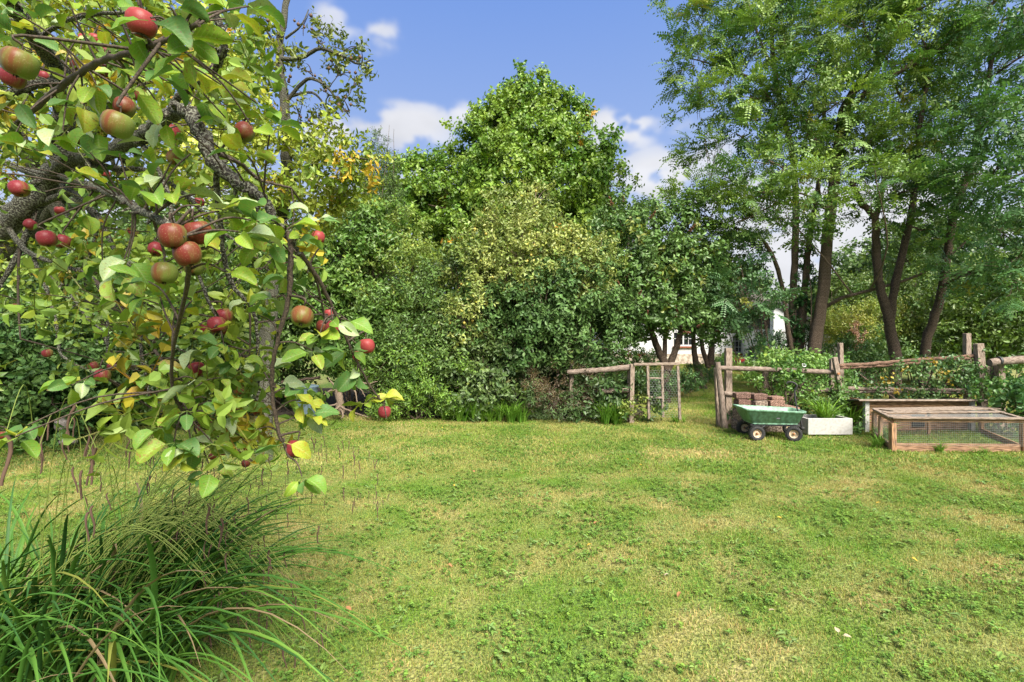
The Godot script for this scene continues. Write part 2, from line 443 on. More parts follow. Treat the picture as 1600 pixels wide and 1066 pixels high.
func grass_patch(size: float, count: int, h0: float, h1: float, w: float) -> ArrayMesh:
	var mb := MB.new(); mb.flat = true
	for i in count:
		var p := Vector3(rr(-size, size), -0.004, rr(-size, size))
		var a := rr(0, TAU); var s := Vector3(cos(a), 0, sin(a)) * w * rr(0.6, 1.3)
		var h := rr(h0, h1); var o := Vector3(rr(-1, 1), 0, rr(-1, 1)) * h * 0.75
		var f := rr(0.6, 1.2)
		mb.col = Color(f * rr(0.9, 1.1), f, f * rr(0.8, 1.1)) * 0.8
		if rng.randf() < 0.16: mb.col = Color(1.0, 0.78, 0.75) * rr(0.7, 1.0)
		mb.col.a = 1
		var i0 := mb.vert(p - s); var i1 := mb.vert(p + s)
		var m := p + o * 0.35 + Vector3.UP * h * 0.65
		var i2 := mb.vert(m + s * 0.7); var i3 := mb.vert(m - s * 0.7); var i4 := mb.vert(p + o + Vector3.UP * h * 0.85)
		mb.quad(i0, i1, i2, i3); mb.tri(i3, i2, i4)
	return mb.done()
func weed(count: int, l0: float, l1: float, wide: float, lift: float) -> ArrayMesh:
	var mb := MB.new(); mb.flat = true
	for i in count:
		var a := TAU * i / count + rr(-0.4, 0.4)
		var d := Vector3(cos(a), rr(0.0, lift), sin(a)).normalized()
		tint(mb, 0.75, 1.2)
		var l := rr(l0, l1)
		mb.leaf(Vector3(rr(-1, 1) * l * 0.6, rr(0.012, 0.03), rr(-1, 1) * l * 0.6), d, Vector3.UP, l, l * wide, rr(0.05, 0.2), 0.25, true)
	return mb.done()

# ---------- plants ----------
func settle(o: Node3D, base: Vector3) -> Node3D:    # moves the thing's origin to its base
	for ch in o.get_children(): ch.position -= base
	o.position += base
	return o
func blob(b: Array) -> Array:     # [px, py, distance, half width px, half height px, depth m] -> centre and half sizes
	var d: float = b[2]
	var rx: float = b[3] / F * d
	return [P(b[0], b[1], d), Vector3(rx, b[4] / F * d, b[5] if b.size() > 5 else rx * 0.7)]
# a woody plant: stems rise from its foot into every mass of leaves, twigs spread inside it, shoots of leaves fill it
func plant(called: String, label: String, category: String, foot: Vector3, blobs: Array, meshes: Array, m: Material, k: Dictionary, group := "") -> Node3D:
	var o := thing(called, label, category, Vector3.ZERO, group)
	var cl := Cloud.new()
	var limbs := MB.new(); var twigs := MB.new()
	var stems: Array = k.get("stems", [])      # [points, r0, r1]
	var anchors: Array = []
	if stems.size():
		var i := 0
		for s in stems:
			var pr := path(s[0], s[1], s[2], 5, s[1] * 0.12)
			var mb := MB.new(); mb.tube(pr[0], pr[1], 12, 0.22, nz)
			part("trunk" if i == 0 else "stem", mb.done(), k.get("bark", M.bark), o)
			for j in range(pr[0].size() / 3, pr[0].size()): anchors.append([pr[0][j], pr[1][j]])
			i += 1
	for b in blobs:
		var q := blob(b)
		var c: Vector3 = q[0]; var r: Vector3 = q[1]
		var area := 4.0 * PI * pow((pow(r.x * r.y, 1.6) + pow(r.x * r.z, 1.6) + pow(r.y * r.z, 1.6)) / 3.0, 1.0 / 1.6)
		scatter(cl, c, r, int(area * k.get("dens", 30.0)), k)
		var from := foot + Vector3(rr(-0.15, 0.15), 0, rr(-0.1, 0.1)); var fr: float = k.get("stem_r", 0.02)
		if anchors.size():
			var best := 1e9
			for a in anchors:
				var p: Vector3 = a[0]
				var s := p.distance_to(c) + (0.6 if p.y > c.y else 0.0)
				if s < best:
					best = s; from = a[0]; fr = minf(a[1] * 0.6, k.get("stem_r", 0.05))
		var mid := from.lerp(c, 0.5) + rdir() * from.distance_to(c) * 0.12
		var pr := path([from, mid, c, c + (c - mid) * 0.3], fr, fr * 0.3, 3, 0.01)
		limbs.tube(pr[0], pr[1], 6)
		for i in int(k.get("twigs", 4)):
			var d := (rdir() + Vector3(0, 0.25, 0)).normalized()
			var e := c + d * r * rr(0.8, 1.12)
			if e.y < 0.05: continue
			var mm := (c.lerp(e, 0.55)) + rdir() * r.x * 0.12
			var pt := path([from.lerp(c, rr(0.5, 1.0)), mm, e], maxf(fr * 0.35, 0.0085), 0.0035, 3, 0.0)
			twigs.tube(pt[0], pt[1], 4, 0.0, null, false)
	if limbs.v.size(): part("limbs", limbs.done(), k.get("bark", M.bark), o).set_meta("kind", "stuff")
	if twigs.v.size(): part("twigs", twigs.done(), k.get("twig_mat", k.get("bark", M.twig)), o).set_meta("kind", "stuff")
	commit(cl, o, k.get("leaves", "crown"), meshes, m)
	return settle(o, foot)

# ---------- ground ----------
func dry(x: float, z: float) -> float:     # 0 fresh green .. 1 straw
	var a := nz.get_noise_2d(x * 1.1 + 30.0, z * 1.1) * 0.8 + nz.get_noise_2d(x * 3.2, z * 3.2 + 70.0) * 0.75 + nz2.get_noise_2d(x * 8.0, z * 8.0) * 0.5
	var worn := 0.32 * exp(-pow((x - 3.7) / 0.8, 2.0) - pow((z + 9.7) / 0.9, 2.0))
	if x < 3.2: worn += 0.3 * exp(-pow((-z - bed_edge(x) + 0.15) / 0.22, 2.0))
	return clampf(0.40 + a * 0.9 + worn, 0.0, 1.0)
func lawn_color(x: float, z: float) -> Color:
	var c := Color(0.135, 0.275, 0.024).lerp(Color(0.46, 0.385, 0.165), dry(x, z))
	var cl := smoothstep(0.12, 0.4, nz2.get_noise_2d(x * 0.9 + 11.0, z * 0.9))
	return c.lerp(Color(0.12, 0.24, 0.03), cl * 0.5)
func bed_edge(x: float) -> float:   # distance from the camera at which the planted border begins
	return 9.95 + nz.get_noise_1d(x * 5.0) * 0.22 + (0.25 if x < -2.0 else 0.0) - smoothstep(-6.0, -8.0, x) * 0.8
func make_ground() -> void:
	var mb := MB.new()
	# finer rows near the camera
	var ds := [-60.0, -30.0, -10.0, 0.0]
	var d := 0.5
	while d < 14.0:
		ds.append(d); d += 0.25
	while d < 60.0:
		ds.append(d); d *= 1.08
	ds.append_array([90.0, 160.0, 300.0])
	var xs := [-200.0, -90.0, -50.0, -30.0, -20.0]
	var x := -14.0
	while x <= 14.0:
		xs.append(x); x += 0.25
	xs.append_array([20.0, 30.0, 50.0, 90.0, 200.0])
	for q in ds:
		for w in xs:
			var p := Vector3(w, 0, -q); p.y = gh(p)
			var c := lawn_color(w, -q) * 0.8; c.a = 1; mb.col = c
			mb.vert(p, Vector3.UP, Vector2(w, q))
	var nx := xs.size()
	for i in ds.size() - 1:
		for j in nx - 1: mb.quad(i * nx + j, i * nx + j + 1, (i + 1) * nx + j + 1, (i + 1) * nx + j)
	tag(part("lawn", mb.done(), M.lawn, self), "garden lawn of mown green and straw coloured grass", "", "", "structure")
	# bare earth under the hedges
	var bed := MB.new()
	var cols := 60; var rows := 8
	for i in cols + 1:
		var bx := lerpf(-14.0, 2.9, float(i) / cols)
		var e := bed_edge(bx) + (0.0 if bx < 2.4 else (bx - 2.4) * 1.0)
		for j in rows + 1:
			var p := Vector3(bx, 0, -lerpf(e + nz.get_noise_1d(bx * 40.0) * 0.08, 15.0, pow(float(j) / rows, 1.6)))
			p.y = gh(p) + (-0.03 if j == 0 else 0.012 + 0.05 * smoothstep(0, 0.5, float(j) / rows))
			bed.vert(p, Vector3.UP, Vector2(p.x, p.z))
	for i in cols:
		for j in rows: bed.quad(i * (rows + 1) + j, (i + 1) * (rows + 1) + j, (i + 1) * (rows + 1) + j + 1, i * (rows + 1) + j + 1)
	tag(part("soil_bed", bed.done(), M.soil, self), "dark bare earth of the planted border under the hedge", "", "", "structure")
func make_grass() -> void:
	var near := [grass_patch(0.14, 300, 0.010, 0.030, 0.0015), grass_patch(0.14, 300, 0.010, 0.027, 0.0017), grass_patch(0.14, 280, 0.012, 0.036, 0.0015)]
	var far := [grass_patch(0.34, 420, 0.02, 0.045, 0.0032), grass_patch(0.34, 420, 0.02, 0.05, 0.0034)]
	var cn := Cloud.new(); var cf := Cloud.new(); var cw := Cloud.new(); var cp := Cloud.new()
	var d := 1.6
	while d < 30.0:
		var step := 0.15 if d < 6.2 else 0.34
		var w := d * 1.12 + 0.5
		if d > 11.5: w = 14.0
		var x := -w
		while x < w:
			var q := Vector3(x + rr(-0.5, 0.5) * step, 0, -d + rr(-0.5, 0.5) * step)
			x += step
			if d > 11.5 and (q.x < 1.0): continue
			if q.x < 2.4 + clampf(-q.z - 10.0, 0, 1) * 0.6 and -q.z > bed_edge(q.x) + 0.05: continue
			q.y = gh(q)
			var c := lawn_color(q.x, q.z) * rr(0.88, 1.12)
			c = c.lerp(Color(0.39, 0.29, 0.11), maxf(0.0, rr(-0.7, 0.4))); c.a = 1
			var s := rr(0.8, 1.2)
			if -q.z > 8.3 and q.x > 3.4 and -q.z < 9.6: s *= 1.5
			var t := Transform3D(Basis(Vector3.UP, rr(0, TAU)) * Basis().scaled(Vector3(1.15, s, 1.15)), q)
			if step < 0.2:
				cn.t.append(t); cn.c.append(c)
			else:
				cf.t.append(t); cf.c.append(c)
		d += step
	commit(cn, self, "grass", near, M.blade)
	commit(cf, self, "grass", far, M.blade)
	# clover and broad-leaved weeds, in drifts
	var clover := [weed(10, 0.009, 0.016, 0.95, 0.6), weed(13, 0.008, 0.015, 0.95, 0.6), weed(7, 0.012, 0.019, 0.9, 0.6)]
	var broad := [weed(6, 0.025, 0.05, 0.5, 0.6), weed(5, 0.022, 0.042, 0.6, 0.9), weed(6, 0.03, 0.06, 0.35, 1.0)]
	for i in 60000:
		var dd := sqrt(rr(1.7 * 1.7, 9.0 * 9.0)); var q := Vector3(rr(-1.1, 1.1) * dd, 0, -dd)
		var f := nz2.get_noise_2d(q.x * 0.9 + 11.0, q.z * 0.9) + 0.5 * nz.get_noise_2d(q.x * 2.8 + 5.0, q.z * 2.8)
		if q.x < -0.9: f -= 0.22
		q.y = gh(q)
		var g := Color(0.10, 0.21, 0.04).lerp(Color(0.18, 0.29, 0.05), rng.randf())
		if f > rr(-0.35, 1.0):
			cw.t.append(Transform3D(Basis(Vector3.UP, rr(0, TAU)) * rr(0.8, 1.3), q)); cw.c.append(g)
		elif rng.randf() < 0.035 + maxf(f, 0) * 0.07:
			cp.t.append(Transform3D(Basis(Vector3.UP, rr(0, TAU)) * rr(0.6, 1.15), q)); cp.c.append(g.lerp(Color(0.2, 0.29, 0.11), rng.randf() * 0.7))
	commit(cw, self, "clover", clover, M.blade)
	commit(cp, self, "lawn_weeds", broad, M.blade)
	for o in get_children():
		var nm := String(o.name)
		if nm.begins_with("grass"): tag(o, "short mown grass of the lawn, green mixed with straw", "grass", "mown grass", "stuff")
		if nm.begins_with("clover"): tag(o, "drifts of small round clover leaves growing in the lawn", "clover", "clover in the lawn", "stuff")
		if nm.begins_with("lawn_weeds"): tag(o, "scattered plantain and dandelion rosettes growing in the lawn", "weeds", "weeds in the lawn", "stuff")

# ---------- sky ----------
func make_sky() -> Sky:
	var im := Image.create(1536, 768, false, Image.FORMAT_RGBAF)
	var f := FastNoiseLite.new(); f.seed = 77; f.frequency = 1.0; f.fractal_octaves = 5; f.fractal_gain = 0.52
	var g := FastNoiseLite.new(); g.seed = 78; g.frequency = 1.0; g.fractal_octaves = 5
	var puffs := [[640, 190, 70, 26, 1.0], [540, 205, 80, 24, 0.75], [720, 178, 24, 18, 0.75], [965, 196, 52, 24, 1.1], [1030, 270, 60, 34, 1.05], [935, 210, 34, 24, 0.8], [1100, 230, 60, 40, 0.6], [585, 45, 50, 24, 0.62], [520, 20, 40, 26, 0.5], [1350, 370, 260, 110, 1.1], [1000, 330, 120, 30, 0.55], [620, 300, 150, 40, 0.6], [300, 330, 200, 70, 0.7]]
	for y in 768:
		var el := PI * 0.5 - (y + 0.5) / 768.0 * PI
		for x in 1536:
			var az := wrapf((x + 0.5) / 1536.0 * TAU, -PI, PI)
			if el < -0.03:
				im.set_pixel(x, y, Color(0.30, 0.33, 0.2)); continue
			var dir := Vector3(sin(az) * cos(el), sin(el), -cos(az) * cos(el))
			var h := clampf(sin(el), 0, 1)
			var c := Color(0.60, 0.73, 0.95).lerp(Color(0.20, 0.36, 0.82), clampf(pow(h * 1.7, 0.9), 0, 1)).lerp(Color(0.11, 0.23, 0.66), smoothstep(0.6, 1.0, h))
			var p := Vector3(dir.x, 0, dir.z) / (dir.y + 0.22)
			var a := 0.0
			if dir.z < -0.3 and absf(dir.x / dir.z) < 1.35 and el < 0.85:
				var u := 800.0 - dir.x / dir.z * F; var w := 533.0 + dir.y / dir.z * F
				var s := 0.0
				for q in puffs:
					var e := pow((u - q[0]) / q[2], 2.0) + pow((w - q[1]) / (q[3] * (1.0 if w < q[1] else 1.6)), 2.0)
					s = maxf(s, q[4] * exp(-e * 0.8))
				a = smoothstep(0.2, 0.62, s * (1.0 + 1.9 * f.get_noise_3d(dir.x * 8.0, dir.y * 16.0, dir.z * 8.0)) + 0.1 * f.get_noise_3d(dir.x * 5.0, dir.y * 12.0, dir.z * 5.0)) * clampf(0.45 + s * 0.7, 0.0, 1.0)
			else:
				a = smoothstep(0.05, 0.42, g.get_noise_3d(p.x * 0.9, 3.0, p.z * 0.9) + 0.24) * smoothstep(-0.02, 0.14, el)  # outside the view: cloud cover thickened to add fill light
			var hz := smoothstep(0.42, 0.0, h) * 0.6
			c = c.lerp(Color(0.84, 0.89, 0.97), hz)
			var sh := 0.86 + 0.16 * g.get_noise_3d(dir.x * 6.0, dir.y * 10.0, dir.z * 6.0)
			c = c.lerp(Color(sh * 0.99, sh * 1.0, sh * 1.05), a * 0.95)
			im.set_pixel(x, y, c)
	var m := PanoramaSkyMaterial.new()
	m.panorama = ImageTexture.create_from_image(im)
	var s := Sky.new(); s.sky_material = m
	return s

# ---------- cottage ----------
func make_window(parent: Node, at: Vector3, w: float, h: float, nx: int, ny: int, casements := 1) -> void:
	# `at` is the lower middle of the opening, on the face of the wall; the wall looks towards +z
	var win := MB.new()
	var t := 0.07
	win.box(at + Vector3(0, t * 0.5, 0.0), Vector3(w, t, 0.09)); win.box(at + Vector3(0, h - t * 0.5, 0.0), Vector3(w, t, 0.09))
	for s in casements + 1: win.box(at + Vector3(lerpf(-w * 0.5 + t * 0.5, w * 0.5 - t * 0.5, float(s) / casements), h * 0.5, 0.0), Vector3(t, h - 2 * t - 0.004, 0.085))
	var o := part("window", win.done(), M.white_clean, parent)
	var bars := MB.new()
	for i in range(1, nx):
		if (i * casements) % nx != 0: bars.box(at + Vector3(lerpf(-w * 0.5, w * 0.5, float(i) / nx), h * 0.5, -0.012), Vector3(0.028, h - 2 * t - 0.006, 0.03))
	for j in range(1, ny): bars.box(at + Vector3(0, h * j / ny, -0.016), Vector3(w - 2 * t - 0.006, 0.028, 0.03))
	part("glazing_bars", bars.done(), M.white_clean, o)
	for i in nx:
		for j in ny:
			var pn := MB.new()
			pn.box(at + Vector3(lerpf(-w * 0.5, w * 0.5, (i + 0.5) / nx), h * (j + 0.5) / ny, -0.038), Vector3(w / nx - 0.004, h / ny - 0.004, 0.008))
			part("pane", pn.done(), M.glass, o)
func make_house() -> void:
	var D := 24.5
	var o := thing("cottage", "low white rendered cottage with paned windows, seen beyond the trees and fence", "house")
	var y0 := gh(Vector3(6, 0, -D)) - 0.1
	var x0 := P(955, 0, D).x; var x1 := P(1216, 0, D).x
	var ht := 2.65
	# long front: pieces round the window openings
	var wx := P(1161, 0, D).x; var ww := 1.12; var wb := P(0, 552, D).y - y0; var wh := 0.92
	var vx := P(1068, 0, D).x; var vw := 1.1; var vb := P(0, 541, D).y - y0; var vh := 0.75
	var front := MB.new()
	var th := 0.3
	var spans := [[x0, vx - vw / 2], [vx + vw / 2, wx - ww / 2], [wx + ww / 2, x1]]
	for s in spans: front.box(Vector3((s[0] + s[1]) / 2, y0 + ht / 2, -D - th / 2), Vector3(s[1] - s[0], ht, th), Basis(), 0.0)
	for q in [[vx, vw, vb, vh], [wx, ww, wb, wh]]:
		front.box(Vector3(q[0], y0 + q[2] / 2, -D - th / 2), Vector3(q[1], q[2], th), Basis(), 0.0)
		front.box(Vector3(q[0], y0 + (q[2] + q[3] + ht) / 2, -D - th / 2), Vector3(q[1], ht - q[2] - q[3], th), Basis(), 0.0)
	part("front_wall", front.done(), M.plaster, o)
	var rest := MB.new()
	rest.box(Vector3(x0 + 0.15, y0 + ht / 2, -D - 2.85), Vector3(0.3, ht, 5.1), Basis(), 0.0)
	rest.box(Vector3((x0 + x1) / 2, y0 + ht / 2, -D - 5.55), Vector3(x1 - x0, ht, 0.3), Basis(), 0.0)
	part("wall", rest.done(), M.plaster, o)
	var plinth := MB.new()
	plinth.box(Vector3((x0 + x1) / 2, y0 + 0.2, -D + 0.02), Vector3(x1 - x0 - 0.02, 0.85, 0.06))
	part("plinth", plinth.done(), M.plaster_low, o)
	make_window(o, Vector3(wx, y0 + wb, -D - 0.06), ww, wh, 6, 3, 2)
	make_window(o, Vector3(vx, y0 + vb, -D - 0.06), vw, vh, 4, 2, 2)
	for q in [[wx, ww, wb], [vx, vw, vb]]:
		var n := int(q[1] / 0.11)
		for i in n:
			var br := MB.new()
			br.box(Vector3(q[0] + (i - (n - 1) * 0.5) * 0.112, y0 + q[2] - 0.05, -D + 0.04), Vector3(0.1, 0.085, 0.14))
			part("sill_brick", br.done(), M.brick_red, o)
	# roof of the long wing
	var roof := MB.new()
	var rl := x1 - x0 + 0.6; var rx := (x0 + x1) / 2
	for s in [1.0, -1.0]:
		var b := Basis(Vector3.RIGHT, s * deg_to_rad(28))
		roof.box(Vector3(rx, y0 + ht + 0.68, -D - 2.85 + s * 1.6), Vector3(rl, 0.12, 3.62), b, 0.01)
	var rf := part("roof", roof.done(), M.slate, o)
	for s in [1.0, -1.0]:
		var b := Basis(Vector3.RIGHT, s * deg_to_rad(28))
		var courses := MB.new()
		for r in 18: courses.box(Vector3(rx, y0 + ht + 0.68, -D - 2.85 + s * 1.6) + b * Vector3(0, 0.075, s * (-1.72 + r * 0.202)), Vector3(rl, 0.025, 0.25), b * Basis(Vector3.RIGHT, s * 0.07), 0.004)
		part("tile_courses", courses.done(), M.slate, rf)
	var fascia := MB.new()
	fascia.box(Vector3(rx, y0 + ht - 0.02, -D + 0.26), Vector3(rl, 0.16, 0.04))
	part("fascia", fascia.done(), M.dark_paint, o)
	var gut := MB.new()
	gut.bar(Vector3(rx - rl / 2, y0 + ht + 0.0, -D + 0.34), Vector3(rx + rl / 2, y0 + ht + 0.0, -D + 0.34), 0.055, 8)
	part("gutter", gut.done(), M.dark_paint, o)
	# gabled wing, nearer
	var E := 21.5
	var g := thing("cottage_wing", "white gabled wing of the cottage with dark verge boards behind the ivy-clad trunks", "house")
	var gx0 := P(1209, 0, E).x; var gx1 := P(1281, 0, E).x
	var gy := gh(Vector3(12, 0, -E)) - 0.1
	var ge := P(0, 514, E).y; var gm := gx0 + 0.2
	var gp := P(0, 474, E).y
	var gw := MB.new()
	var outline := [Vector3(gx0, gy, 0), Vector3(gx1, gy, 0), Vector3(gx1, ge, 0), Vector3(gm, gp, 0), Vector3(gx0, gp - 0.1, 0)]
	for z in [-E, -E - 0.3]:
		var nn := Vector3.BACK if z == -E else Vector3.FORWARD
		var ids := []
		for p in outline: ids.append(gw.vert(p + Vector3(0, 0, z), nn, Vector2(p.x, p.y)))
		for i in range(1, 4): gw.tri(ids[0], ids[i], ids[i + 1])
	for i in 5:
		var a: Vector3 = outline[i]; var b: Vector3 = outline[(i + 1) % 5]
		var nn := Vector3(b.y - a.y, a.x - b.x, 0).normalized()
		var q := []
		for p in [a + Vector3(0, 0, -E), b + Vector3(0, 0, -E), b + Vector3(0, 0, -E - 0.3), a + Vector3(0, 0, -E - 0.3)]: q.append(gw.vert(p, nn))
		gw.quad(q[0], q[1], q[2], q[3])
	gw.box(Vector3(gx1 - 0.15, (gy + ge) / 2, -E - 2.4), Vector3(0.3, ge - gy, 4.1), Basis(), 0.0)
	gw.box(Vector3(gx0 + 0.15, (gy + ge) / 2, -E - 1.8), Vector3(0.3, ge - gy, 2.9), Basis(), 0.0)
	part("gable_wall", gw.done(), M.plaster, g)
	var ro := MB.new(); var vg := MB.new()
	for e in [[gm, gp, gx1 + 0.22, ge - 0.08], [gm, gp, gx0 - 0.22, gp - 0.2]]:
		var a := Vector3(e[0], e[1] + 0.09, -E - 2.2); var b := Vector3(e[2], e[3] + 0.09, -E - 2.2)
		var t := (b - a).normalized(); var up := Vector3(-t.y, t.x, 0) * signf(t.x)
		ro.box((a + b) / 2 + up * 0.02, Vector3(a.distance_to(b) + 0.1, 0.1, 4.75), Basis(t, up, t.cross(up)), 0.01)
		vg.box((a + b) / 2 + Vector3(0, -0.08, 2.41), Vector3(a.distance_to(b) + 0.02, 0.15, 0.035), Basis(t, up, t.cross(up)))
	part("roof", ro.done(), M.slate, g); part("verge_board", vg.done(), M.dark_paint, g)
	make_window(g, Vector3(P(1232, 0, E).x, P(0, 546, E).y, -E + 0.03), 0.8, 0.85, 4, 3, 2)
	var pipe := MB.new(); pipe.bar(Vector3(gx1 - 0.06, gy, -E + 0.07), Vector3(gx1 - 0.06, ge, -E + 0.07), 0.04, 8)
	part("drainpipe", pipe.done(), M.dark_paint, g)
	# dim lean-to at the wing's side
	var s := thing("lean_to_shed", "grey rendered lean-to with a small white-framed window beside the cottage wing", "shed")
	var sx0 := gx1 + 0.02; var sx1 := P(1316, 0, E).x
	var sh := MB.new()
	sh.box(Vector3(sx0 + 0.17, gy + 1.0, -E + 0.1), Vector3(0.34, 2.0, 0.3))
	part("pier", sh.done(), M.grey_render, s)
	var sw := MB.new()
	sw.box(Vector3((sx0 + 0.35 + sx1) / 2, gy + 0.95, -E - 0.45), Vector3(sx1 - sx0 - 0.35, 1.9, 0.3))
	sw.box(Vector3(sx1 - 0.12, gy + 0.95, -E - 1.7), Vector3(0.24, 1.9, 2.2))
	part("wall", sw.done(), M.grey_render, s)
	make_window(s, Vector3(P(1300, 0, E).x, P(0, 549, E).y, -E - 0.27), 0.5, 0.55, 2, 2)
	var sr := MB.new(); sr.box(Vector3((sx0 + sx1) / 2 + 0.1, gy + 2.08, -E - 0.9), Vector3(sx1 - sx0 + 0.3, 0.1, 2.9), Basis(Vector3.RIGHT, 0.1))
	part("roof", sr.done(), M.slate, s)

# ---------- fences ----------
func post(parent: Node, a: Vector3, b: Vector3, w: float, h: float, m: Material, called := "post") -> void:
	var mb := MB.new(); mb.rod4(a, b, w, h, 0.008, Vector3.BACK); part(called, mb.done(), m, parent)
func rail(parent: Node, pts: Array, r0: float, r1: float, m: Material, rough := 0.15, called := "rail") -> void:
	var pr := path(pts, r0, r1, 7, r0 * 0.1); var mb := MB.new(); mb.tube(pr[0], pr[1], 10, rough, nz); part(called, mb.done(), m, parent)
func split_rail(parent: Node, pts: Array, r0: float, r1: float, m: Material) -> void:   # two rough-cloven halves lying on one another
	for s in [0.4, -0.45]:
		var q := []
		for p in pts: q.append(p + Vector3(0, s * r0 * 1.15, s * 0.015))
		var pr := path(q, r0 * 0.62, r1 * 0.62, 9, r0 * 0.2); var mb := MB.new(); mb.tube(pr[0], pr[1], 9, 0.5, nz2); part("rail", mb.done(), m, parent)
func make_fences() -> void:
	var D := 9.0
	var lf := thing("rail_fence", "short weathered rail fence beside the wire gate, half grown over by the purple shrub", "fence")
	rail(lf, [P(888, 582, 9.6), P(905, 581, 9.55), P(945, 578, 9.5), P(987, 574, 9.45)], 0.05, 0.06, M.log, 0.35)
	rail(lf, [P(915, 614, 9.6), P(940, 612, 9.5), P(984, 610, 9.45)], 0.045, 0.05, M.log, 0.35)
	post(lf, G(986, 9.4), P(988, 569, 9.4), 0.085, 0.085, M.wood); post(lf, G(981, 9.55), P(983, 577, 9.55), 0.06, 0.07, M.wood)
	post(lf, G(893, 9.68), P(893, 584, 9.68), 0.08, 0.08, M.wood)
	# gate: timber frame with chicken wire
	var gt := thing("wire_gate", "open grey timber garden gate with chicken wire stretched over its frame", "gate")
	var gd := 9.35
	for q in [[1014, 1012, 655], [1036, 1034.5, 652], [1062.5, 1059, 656]]:
		post(gt, P(q[0], q[2], gd), P(q[1], 571.5, gd), 0.05, 0.045, M.wood, "upright")
	post(gt, P(990, 569.5, gd + 0.003), P(1062, 568.5, gd + 0.003), 0.05, 0.05, M.wood, "top_rail")
	post(gt, P(1015, 591, gd), P(1033, 591, gd), 0.035, 0.035, M.wood, "cross_rail"); post(gt, P(1016.5, 621, gd), P(1034, 621.5, gd), 0.035, 0.04, M.wood, "cross_rail")
	var wire := MB.new()
	var xa := P(1012, 0, gd).x; var xb := P(1061, 0, gd).x; var ya := P(0, 652, gd).y; var yb := P(0, 573, gd).y
	var hx := 0.055; var hy := 0.064
	var row := 0
	var yy := ya
	while yy < yb - hy * 0.7:
		var x := xa + (hx * 0.5 if row % 2 else 0.0)
		while x < xb - hx * 0.5:
			var a := Vector3(x, yy, -gd + 0.03); var b := a + Vector3(hx * 0.5, hy * 0.3, 0.004); var c := b + Vector3(hx * 0.5, -hy * 0.3, -0.004); var e := b + Vector3(0, hy * 0.4, 0)
			for s in [[a, b], [b, c], [b, e]]: wire.tube(PackedVector3Array([s[0], s[1]]), PackedFloat32Array([0.0013, 0.0013]), 3, 0.0, null, false)
			x += hx
		yy += hy * 0.7; row += 1
	part("chicken_wire", wire.done(), M.wire, gt)
	# long fence
	var f := thing("rail_fence", "long rustic fence of round and cloven rails between grey posts, grown through with brambles", "fence")
	rail(f, [P(1122, 575, 8.95), P(1180, 576.5, 8.95), P(1240, 579, 8.95), P(1306, 582, 8.95)], 0.042, 0.046, M.log, 0.08)
	rail(f, [P(1131, 615, 9.1), P(1150, 616, 9.1), P(1178, 617, 9.1)], 0.045, 0.04, M.log, 0.3)
	rail(f, [P(1178, 618, 9.1), P(1236, 615, 9.05), P(1262, 614, 9.0), P(1290, 609.5, 9.0), P(1316, 612, 9.0)], 0.04, 0.045, M.log, 0.45)
	split_rail(f, [P(1308, 573.5, 8.95), P(1350, 571, 8.95), P(1395, 567.5, 8.95), P(1455, 563, 8.95), P(1528, 557, 8.95)], 0.05, 0.05, M.wood_red)
	split_rail(f, [P(1312, 609, 8.9), P(1388, 610, 8.9), P(1450, 611, 8.9), P(1530, 612, 8.9)], 0.05, 0.05, M.log)
	rail(f, [P(1546, 567, 8.6), P(1575, 564, 8.6), P(1610, 562, 8.6), P(1700, 560, 8.6)], 0.066, 0.075, M.log, 0.2)
	rail(f, [P(1540, 611, 8.7), P(1580, 614, 8.7), P(1640, 615, 8.7), P(1700, 616, 8.7)], 0.045, 0.05, M.log, 0.3)
	for q in [[1138, 1138, 544, 9.15, 0.12, 0.09], [1196, 1196, 576, 9.1, 0.085, 0.08], [1316, 1313, 536, 9.2, 0.075, 0.08], [1298, 1300, 561, 9.1, 0.07, 0.07], [1538, 1529, 537, 8.9, 0.135, 0.1], [1512, 1511, 521, 9.3, 0.1, 0.09], [1563, 1562, 566, 8.75, 0.125, 0.1], [1690, 1690, 545, 8.8, 0.13, 0.1]]:
		post(f, G(q[0], q[3]), P(q[1], q[2], q[3]), q[4], q[5], M.wood)
	post(f, P(1317, 628, 8.85), P(1304, 558.5, 8.85), 0.085, 0.07, M.wood, "brace")
	var pl := MB.new(); pl.box(P(1549, 586, 8.85), Vector3(0.21, 0.33, 0.04), Basis(Vector3.BACK, 0.02)); part("board", pl.done(), M.wood, f)
	var st := MB.new()
	st.tube(PackedVector3Array([P(1559, 564, 8.6), P(1562.5, 564, 8.6)]), PackedFloat32Array([0.077, 0.077]), 14); part("strap", st.done(), M.black_steel, f)
	var bk := MB.new(); bk.box(P(1310.5, 584, 8.79), Vector3(0.05, 0.035, 0.02)); part("bracket", bk.done(), M.rust, f)
	var gp := thing("gate_post", "leaning round-topped grey post standing by the gap, propped on a second post", "post")
	var pr := path([P(1132.5, 670, 8.75), P(1127, 620, 8.75), P(1121.5, 566, 8.75)], 0.062, 0.048, 5, 0.004)
	var mb := MB.new(); mb.tube(pr[0], pr[1], 10, 0.1, nz); part("post", mb.done(), M.log, gp)
	post(gp, G(1123, 9.0), P(1119, 575, 9.0), 0.07, 0.08, M.wood, "rear_post")
	settle(gp, G(1132, 8.75))
	settle(lf, G(985, 9.4)); settle(gt, G(1036, gd)); settle(f, G(1196, 9.1))

